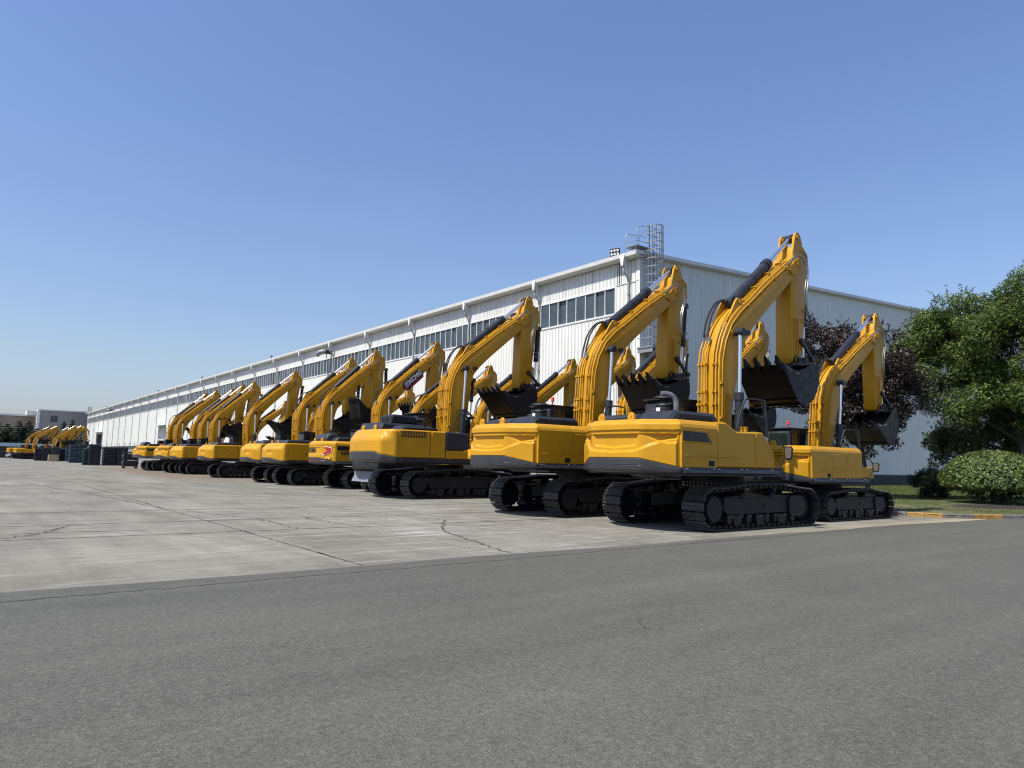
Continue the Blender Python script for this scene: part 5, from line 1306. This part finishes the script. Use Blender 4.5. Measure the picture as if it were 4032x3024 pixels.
# dark plum tree
cl = []
for cx, cy, cz, rx, ry, rz, n in [(3.0, -11.6, 6.4, 3.0, 3.2, 2.6, 64), (2.8, -10.2, 7.6, 2.2, 2.0, 1.7, 20), (3.2, -12.8, 5.3, 1.9, 1.9, 2.0, 32), (3.2, -9.2, 6.4, 2.0, 1.8, 1.9, 16), (3.0, -12.0, 3.5, 2.0, 2.0, 1.4, 26), (2.6, -13.8, 4.4, .7, .7, .6, 3)]:
    cl += crown_clumps(cx, cy, cz, rx, ry, rz, n, .38, .72)
tree('plum_tree', 'dark purple leaved plum tree behind the rightmost excavator', 'tree', (3.2, -12.3, z0), (3.1, -12.0, 3.6), .14, cl, 1300, .062, .038, 'leaf_plum', tw=520)
# olive bush-like tree low behind the dome bush
cl = []
for cx, cy, cz, rx, ry, rz, n in [(10.2, -15.2, 3.0, 2.4, 2.8, 1.7, 34), (10.6, -18.4, 3.2, 2.4, 2.6, 1.7, 30), (9.6, -13.8, 2.9, 1.3, 1.2, 1.4, 14), (9.6, -15.6, 4.4, 1.4, 1.5, 1.1, 16), (9.8, -17.2, 4.8, 1.8, 2.2, 1.1, 22), (12, -21.5, 3.0, 2.4, 2.6, 1.8, 22)]:
    cl += crown_clumps(cx, cy, cz, rx, ry, rz, n, .40, .72)
tree('olive_tree', 'low dull green tree between the hall gable and the round bush', 'tree', (10.3, -15.8, z0), (10.3, -15.8, 2.2), .12, cl, 1200, .075, .037, 'leaf_mid', tw=200)
# loose dark shrub left of the dome
cl = crown_clumps(7.3, -13.6, .75, .95, 1.05, .72, 26, .22, .40)
tree('dark_shrub', 'loose dark shrub left of the round clipped bush', 'shrub', (7.3, -13.6, z0), (7.3, -13.6, .6), .04, cl, 2600, .075, .022, 'leaf_shrub', tw=200)
cl = crown_clumps(7.0, -16.9, .85, 1.6, 1.6, .7, 20, .25, .45)
tree('dark_shrub', 'second dark shrub hidden in the shade behind the round bush', 'shrub', (7.6, -17.0, z0), (7.6, -17.0, .6), .04, cl, 1600, .075, .024, 'leaf_shrub', tw=60)
# clipped dome bush
db_ = thing('dome_bush', 'clipped round bush of glossy leaves on a short stem by the kerb', 'bush', (4.35, -17.35, z0))
k = 22000; u = rng.random(k); ph = rng.uniform(0, 2 * math.pi, k); cz_ = u * 1.22 - .22; sr = np.sqrt(np.clip(1 - np.clip(cz_, 0, 1) ** 2.4, 0, 1)) ** .9
sr = np.where(cz_ < 0, 1 - (cz_ / .22) ** 2 * .32, sr); rr = 1.98 * sr * (1 - .13 * rng.random(k) ** 1.6 + .05 * (rng.random(k) > .93)) * (1 + .03 * np.sin(ph * 7 + cz_ * 5) + .03 * np.sin(ph * 13 + cz_ * 9) + .02 * np.sin(ph * 29 - cz_ * 21))
c = np.stack([rr * np.cos(ph), rr * np.sin(ph), .84 + np.where(cz_ < 0, cz_ * 1.15, cz_ * 1.50) + rng.normal(0, .025, k)], 1)
n = c - np.array([0, 0, .5]); n = n / np.linalg.norm(n, axis=1, keepdims=True) + rng.normal(size=(k, 3)) * .55
obj('foliage', quads('foliage', c, n, .078 * rng.uniform(.6, 1.3, k), .036 * rng.uniform(.7, 1.2, k), M['leaf_dome']), db_)
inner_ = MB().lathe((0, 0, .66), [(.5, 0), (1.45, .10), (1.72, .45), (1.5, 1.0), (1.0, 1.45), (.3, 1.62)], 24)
obj('dark_core', inner_.mesh('dark_core', M['void']), db_)  # solid near-black core, the bush's inner shade put into its colour
obj('stem', MB().cyl((0, 0, -.05), (.03, .02, .45), .17, 10, .13, False).cyl((.03, 0, .3), (.5, .3, .8), .08, 7, .05, False).cyl((.03, 0, .3), (-.5, -.3, .8), .08, 7, .05, False).mesh('stem', M['bark']), db_)
# grass on the verge
def inside(x, y):
    i = np.searchsorted(kx, x); return y > np.interp(x, kx, ky) + .2
kk = [(q.x, q.y) for q in kc if q.x > -8.3]; kk = sorted([(a, b) for a, b in kk if b < -18.4]); kx = np.array([a for a, b in kk]); ky = np.array([b for a, b in kk])
N = 120000
gx = rng.uniform(-7.6, 34, N * 2); gy = rng.uniform(-23, -.3, N * 2)
ok = (gy > np.interp(gx, kx, ky, left=-18.6) + .22) & ((gx > -7.3))
nz = np.sin(gx * .9 + 1.3) * np.cos(gy * .8) + .6 * np.sin(gx * 2.3 + gy * 1.7) + .4 * np.sin(gy * 4.1 - gx * 3.3)
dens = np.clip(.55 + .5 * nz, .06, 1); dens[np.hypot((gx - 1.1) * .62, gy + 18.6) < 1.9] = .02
ok &= rng.random(N * 2) < dens * np.clip(1.25 - gx / 60, .5, 1)
gx, gy = gx[ok][:N], gy[ok][:N]; N = len(gx)
hh = rng.uniform(.03, .09, N) * (1 + np.clip((gx - 8) / 12, 0, 1.6)); an = rng.uniform(0, 2 * math.pi, N); lx, ly = rng.normal(0, .35, N) * hh, rng.normal(0, .35, N) * hh; w_ = .006 + gx.clip(0) * .0006
V = np.stack([np.stack([gx - w_ * np.cos(an), gy - w_ * np.sin(an), np.full(N, .09)], 1), np.stack([gx + w_ * np.cos(an), gy + w_ * np.sin(an), np.full(N, .09)], 1), np.stack([gx + lx, gy + ly, .1 + hh], 1)], 1).reshape(-1, 3)
me = bpy.data.meshes.new('grass'); me.vertices.add(3 * N); me.vertices.foreach_set('co', V.ravel().astype(np.float32)); me.loops.add(3 * N); me.loops.foreach_set('vertex_index', np.arange(3 * N, dtype=np.int32)); me.polygons.add(N)
me.polygons.foreach_set('loop_start', np.arange(0, 3 * N, 3, dtype=np.int32)); me.polygons.foreach_set('loop_total', np.full(N, 3, dtype=np.int32)); me.materials.append(M['grass']); me.update(calc_edges=True)
g_ = obj('grass', me); g_['kind'] = 'stuff'; g_['label'] = 'patchy short grass on the verge beside the hall'; g_['category'] = 'grass'
# post by the gable
pst = thing('post', 'short white post standing behind the round bush', 'post', (9.0, -16.6, z0)); obj('shaft', MB().cyl((0, 0, 0), (0, 0, 1.6), .05, 10).cyl((0, 0, 1.6), (0, 0, 1.64), .06, 10).mesh('shaft', M['white']), pst)

# ------------------------------------------------------------------ far left: racks, crate, wall, conifers, buildings
M['blue'] = mat('blue_rack', (0.030, 0.075, 0.17), 0.5, var=0.4, vscale=2)
M['green_r'] = mat('green_rack', (0.020, 0.075, 0.060), 0.5, var=0.4, vscale=2)
M['black_r'] = mat('black_rack', (0.016, 0.018, 0.028), 0.5, var=0.4, vscale=2)
M['wood'] = mat('pale_wood', (0.42, 0.31, 0.17), 0.7, var=0.2, vscale=3)
M['coping'] = mat('pale_blue_coping', (0.40, 0.50, 0.55), 0.5, var=0.15, vscale=.3)
M['wallstone'] = mat('dark_wall', (0.05, 0.055, 0.05), 0.9, var=0.5, vscale=.6)
M['brown_clad'] = mat('brown_cladding', (0.34, 0.27, 0.22), 0.8, var=0.12, vscale=.3)  # brown and grey cladding both lightened, distance haze put into the colour
M['grey_clad'] = mat('grey_cladding', (0.32, 0.32, 0.29), 0.8, var=0.12, vscale=.3)
M['cap'] = mat('white_parapet', (0.72, 0.73, 0.72), 0.6)
M['farglass'] = mat('far_window_glass', (0.05, 0.065, 0.08), 0.3)
M['chain'] = mat('coiled_chain', (0.05, 0.05, 0.055), 0.5, metal=.3, var=.5, vscale=8)
def rack(label, s_, t_, w, d, h, n, m, load='chain', rz=0.0, wheels=False, name='rack'):
    t = thing(name, label, 'rack', (-t_, s_, 0), rz, 'stacked racks by the far part of the hall')
    f = MB(); p = .05; z0 = .18 if wheels else 0
    for x in (-w / 2, w / 2 - p * 2):
        for y in (-d / 2, d / 2 - p * 2): f.box(x, x + 2 * p, y, y + 2 * p, z0, h)
    obj('frame', f.mesh('frame', M[m], False), t)
    lv = h / n
    sh = MB().box(-w / 2 + .01, w / 2 - .01, -d / 2 + .01, d / 2 - .01, 0, .07).box(-w / 2 - .02, w / 2 + .02, -d / 2 - .02, -d / 2 + .03, -.03, .11).box(-w / 2 - .02, w / 2 + .02, d / 2 - .03, d / 2 + .02, -.03, .11).mesh('shelf', M[m], False)
    q = MB(); k = max(3, int(w / .2))
    for i in range(k):
        x = -w / 2 + .16 + i * (w - .32) / (k - 1); q.lathe((x, 0, .08 + lv * .38), [(.05, -d * .44), (lv * .38, -d * .41), (lv * .38, d * .41), (.05, d * .44)], 8, 'y')
    lm_ = q.mesh('load', M['chain'], False)
    for i in range(n):
        so_ = obj('shelf', sh, t, (0, 0, z0 + i * lv + .05)); 
        if i < n - (1 if name == 'cart' else 0): obj('load', lm_, so_)
    if wheels:
        wm = MB().lathe((0, 0, .09), [(.03, -.03), (.09, -.03), (.09, .03), (.03, .03)], 12, 'y').mesh('wheel', M['rubber'])
        for x in (-w / 2 + .1, w / 2 - .1):
            for y in (-d / 2 + .08, d / 2 - .08): obj('wheel', wm, t, (x, y, 0))
    return t
rack('blue steel rack with a white sheet, leftmost of the stacked racks', 91, 19.75, 1.05, 1.2, 2.65, 4, 'blue')
rack('green steel rack right behind the blue one, full of parts', 90.6, 18.75, .95, 1.2, 2.75, 7, 'green_r')
rack('low green rack of shiny parts in front of the green rack', 70.5, 20.65, .62, 1.0, 1.95, 7, 'green_r')
rack('tall black open topped rack stack beside the far hall door', 69.5, 19.9, 1.2, 1.2, 2.5, 7, 'black_r')
rack('widest black stack of coiled track chains', 70, 18.25, 1.35, 1.2, 2.2, 6, 'black_r')
rack('black stack of track chains next to the wheeled cart', 69.5, 16.95, 1.1, 1.2, 2.25, 6, 'black_r')
rack('black wheeled cart beside the last excavator of the front row', 51.0, 19.1, 1.30, 1.0, 1.95, 3, 'black_r', wheels=True, name='cart')
for i, (s_, t_, m_) in enumerate([(113, 22.4, 'black_r'), (112, 21.4, 'black_r'), (111, 20.2, 'green_r'), (112, 19.2, 'black_r'), (110, 18.3, 'blue'), (113, 17.4, 'black_r'), (98, 18.2, 'green_r'), (96, 17.3, 'black_r')]):
    rack(['dark rack of castings right of the far left excavator', 'dark rack right behind the wooden crate', 'green rack of parts right of the wooden crate', 'dark rack under the far excavator booms', 'blue rack under the far excavator booms', 'dark rack furthest right under the far booms', 'green rack deep behind the tall blue rack', 'dark rack deep behind the green rack'][i], s_, t_, 1.15, 1.3, 2.1 + .12 * (i % 3), 5, m_)
ct = thing('crate', 'pale plywood crate on a pallet standing alone at the far left', 'crate', (-20.95, 105.5, 0), 0, None, .54)
cb_ = MB().box(-1.25, 1.25, -1, 1, .18, 2.0)
obj('box', cb_.mesh('box', M['wood'], False), ct)
for x in (-1.26, -.42, .42, 1.14): obj('batten', MB().box(x, x + .12, -1.03, -1.0, .18, 2.0).mesh('batten', M['wood'], False), ct)
obj('pallet', MB().box(-1.35, -1.05, -1.05, 1.05, 0, .12).box(-.15, .15, -1.05, 1.05, 0, .12).box(1.05, 1.35, -1.05, 1.05, 0, .12).box(-1.35, 1.35, -1.05, 1.05, .12, .17).mesh('pallet', M['black_r'], False), ct)
sg = thing('sign_stand', 'small tilted white sign standing left of the far excavator', 'sign', (-26.2, 112, 0)); obj('pole', MB().cyl((0, 0, 0), (0, 0, .8), .04, 6).mesh('pole', M['galv']), sg); obj('board', MB().box(-.35, .35, -.03, .03, .75, 1.15).mesh('board', M['white'], False), sg, (0, 0, 0), (0, R(-25), 0))
# long low wall with a pale top
lw = thing('boundary_wall', 'long low dark wall with pale blue top at the far left', 'wall', (0, 166, 0))
obj('wall', MB().box(-130, -13, 0, .5, 0, 2.55).mesh('wall', M['wallstone'], False), lw)
for i in range(24): obj('coping', MB().box(-130 + i * 4.875 + .02, -130 + (i + 1) * 4.875 - .02, -.3, .8, 2.55, 3.35).mesh('coping', M['coping'], False), lw)
def conifer(label, X_, Y_, h, r, m='needle', dens=1.0):
    t = thing('conifer', label, 'tree', (X_, Y_, 0), 0, 'conifers in front of the far buildings'); cs = []; ns = []
    L_ = int(h / .55)
    for i in range(L_):
        z = h * (.10 + .88 * i / L_); rr_ = r * (1 - (z / h)) ** .8 * rng.uniform(.8, 1.15) + .12; nb = int(9 + rr_ * 4)
        for j in range(nb):
            a = rng.uniform(0, 2 * math.pi); ln_ = rr_ * rng.uniform(.7, 1.15); k = int(20 * dens * max(ln_, .4)); q = rng.random(k) ** .8 * ln_
            p = np.stack([q * math.cos(a) + rng.normal(0, .10, k), q * math.sin(a) + rng.normal(0, .10, k), z - .18 * q + rng.normal(0, .06, k)], 1); cs.append(p); ns.append(np.stack([rng.normal(0, .5, k), rng.normal(0, .5, k), np.ones(k)], 1))
    c = np.concatenate(cs); n = np.concatenate(ns); k = len(c)
    obj('foliage', quads('foliage', c, n, rng.uniform(.14, .34, k), rng.uniform(.06, .13, k), M[m]), t)
    obj('trunk', MB().cyl((0, 0, 0), (0, 0, h * .97), .16, 7, .02, False).mesh('trunk', M['bark']), t)
for i, (lab, t_, s_, h, r, m) in enumerate([
    ('broad pale green conifer second from the left edge', 24.4, 180, 8.6, 3.6, 'needle_light'), ('dark conifer at the very left edge of the picture', 26.3, 178, 8.6, 3.2, 'needle_light'),
    ('tall dark conifer with a thin spire, third from the left', 22.1, 178, 9.3, 3.0, 'needle'), ('tall dark conifer left of the far excavator arm', 20.2, 178, 9.4, 3.0, 'needle'),
    ('dark conifer behind the far excavator boom', 18.4, 178, 7.6, 2.6, 'needle'), ('pale conifer right behind the first far boom', 17.0, 179, 7.0, 2.4, 'needle_light'),
    ('slim conifer with bare spire before the grey block, left one', 12.2, 187, 10.0, 2.1, 'needle'), ('slim conifer before the grey block, right one', 10.3, 187, 10.5, 2.2, 'needle'),
    ('dark conifer filling between the booms at the far left', 15.4, 182, 6.8, 2.5, 'needle'), ('low dark conifer beneath the grey block', 8.2, 190, 6.6, 2.4, 'needle'), ('dark leaning conifer behind the two left ones', 23.4, 184, 7.8, 3.2, 'needle')]):
    conifer(lab, -t_, s_, h, r, m, 1.5)
# buildings
fb = thing('office_building', 'long brown clad building with white roof edge at the far left', 'building', (0, 262, 0))
x0, x1, H_ = -110, -13.5, 13.4
obj('wall', MB().box(x0, x1, 0, 14, 0, H_).mesh('wall', M['brown_clad'], False), fb)
cr_ = MB()
for z in np.arange(.8, H_, .72): cr_.box(x0, x1, -.05, 0, z, z + .10)
q = obj('cladding_bands', cr_.mesh('cladding_bands', M['grey_clad'], False), fb)
obj('parapet', MB().box(x0, x1 + .1, -.5, 14.5, H_, H_ + .6).mesh('parapet', M['cap'], False), fb)
wn_ = MB().box(-1.25, 1.25, -.10, -.02, 0, 3.0).mesh('window', M['farglass'], False); wf = MB().box(-.05, .05, -.16, -.10, 0, 3).box(-1.3, 1.3, -.16, -.10, 1.9, 2.0).mesh('window_bar', M['grey_clad'], False)
for i, x in enumerate(np.arange(-17, -60, -4.2)):
    w_o = obj('window', wn_, fb, (x, 0, 6.2)); obj('window_bar', wf, w_o)
for x in (-27.2, -44.5, -61): obj('column', MB().box(x - .25, x + .25, -.35, 0, 0, 9.6).mesh('column', M['cap'], False), fb)
obj('long_window', MB().box(-80, -45, -.12, -.03, 8.2, 9.3).mesh('long_window', M['farglass'], False), fb)
gb = thing('grey_block', 'taller grey block with white edge between the brown building and hall', 'building', (0, 252, 0))
obj('wall', MB().box(-13.0, 25, 0, 16, 0, 15.2).mesh('wall', M['grey_clad'], False), gb)
gq = MB()
for z in np.arange(.8, 15, .72): gq.box(-12.98, 25, -.04, 0, z, z + .08)
obj('cladding_bands', gq.mesh('cladding_bands', M['brown_clad'], False), gb)
obj('white_edge', MB().box(-13.8, -13.0, -.3, 1.2, 0, 15.4).mesh('white_edge', M['cap'], False), gb)
obj('parapet', MB().box(-13.4, 25.1, -.25, 16.2, 15.2, 15.55).box(-16.5, -13.4, 3, 9, 13.6, 15.0).mesh('parapet', M['cap'], False), gb)
for x, z, h_ in ((-9.0, 11.4, 2.2), (-9.0, 6.2, 2.8), (-3.2, 6.0, 2.8), (2.5, 6, 2.8)):
    w_o = obj('window', MB().box(-.95, .95, -.10, -.02, 0, h_).mesh('window', M['farglass'], False), gb, (x, 0, z)); obj('window_bar', MB().box(-.05, .05, -.15, -.10, 0, h_).mesh('bar', M['grey_clad'], False), w_o)
# distant tree belt closing the horizon
k = 9000; xs_b = rng.uniform(-900, 500, k); c = np.stack([xs_b, 430 + rng.uniform(0, 40, k), rng.uniform(0, 1, k) * (7 + 2.5 * np.sin(xs_b * .05) + 1.5 * np.sin(xs_b * .17))], 1)
tb_ = obj('far_tree_belt', quads('far_tree_belt', c, rdir(k), rng.uniform(1.0, 2.4, k), rng.uniform(.8, 1.8, k), M['leaf_mid'])); tb_['kind'] = 'stuff'; tb_['label'] = 'distant belt of trees closing the horizon'; tb_['category'] = 'trees'
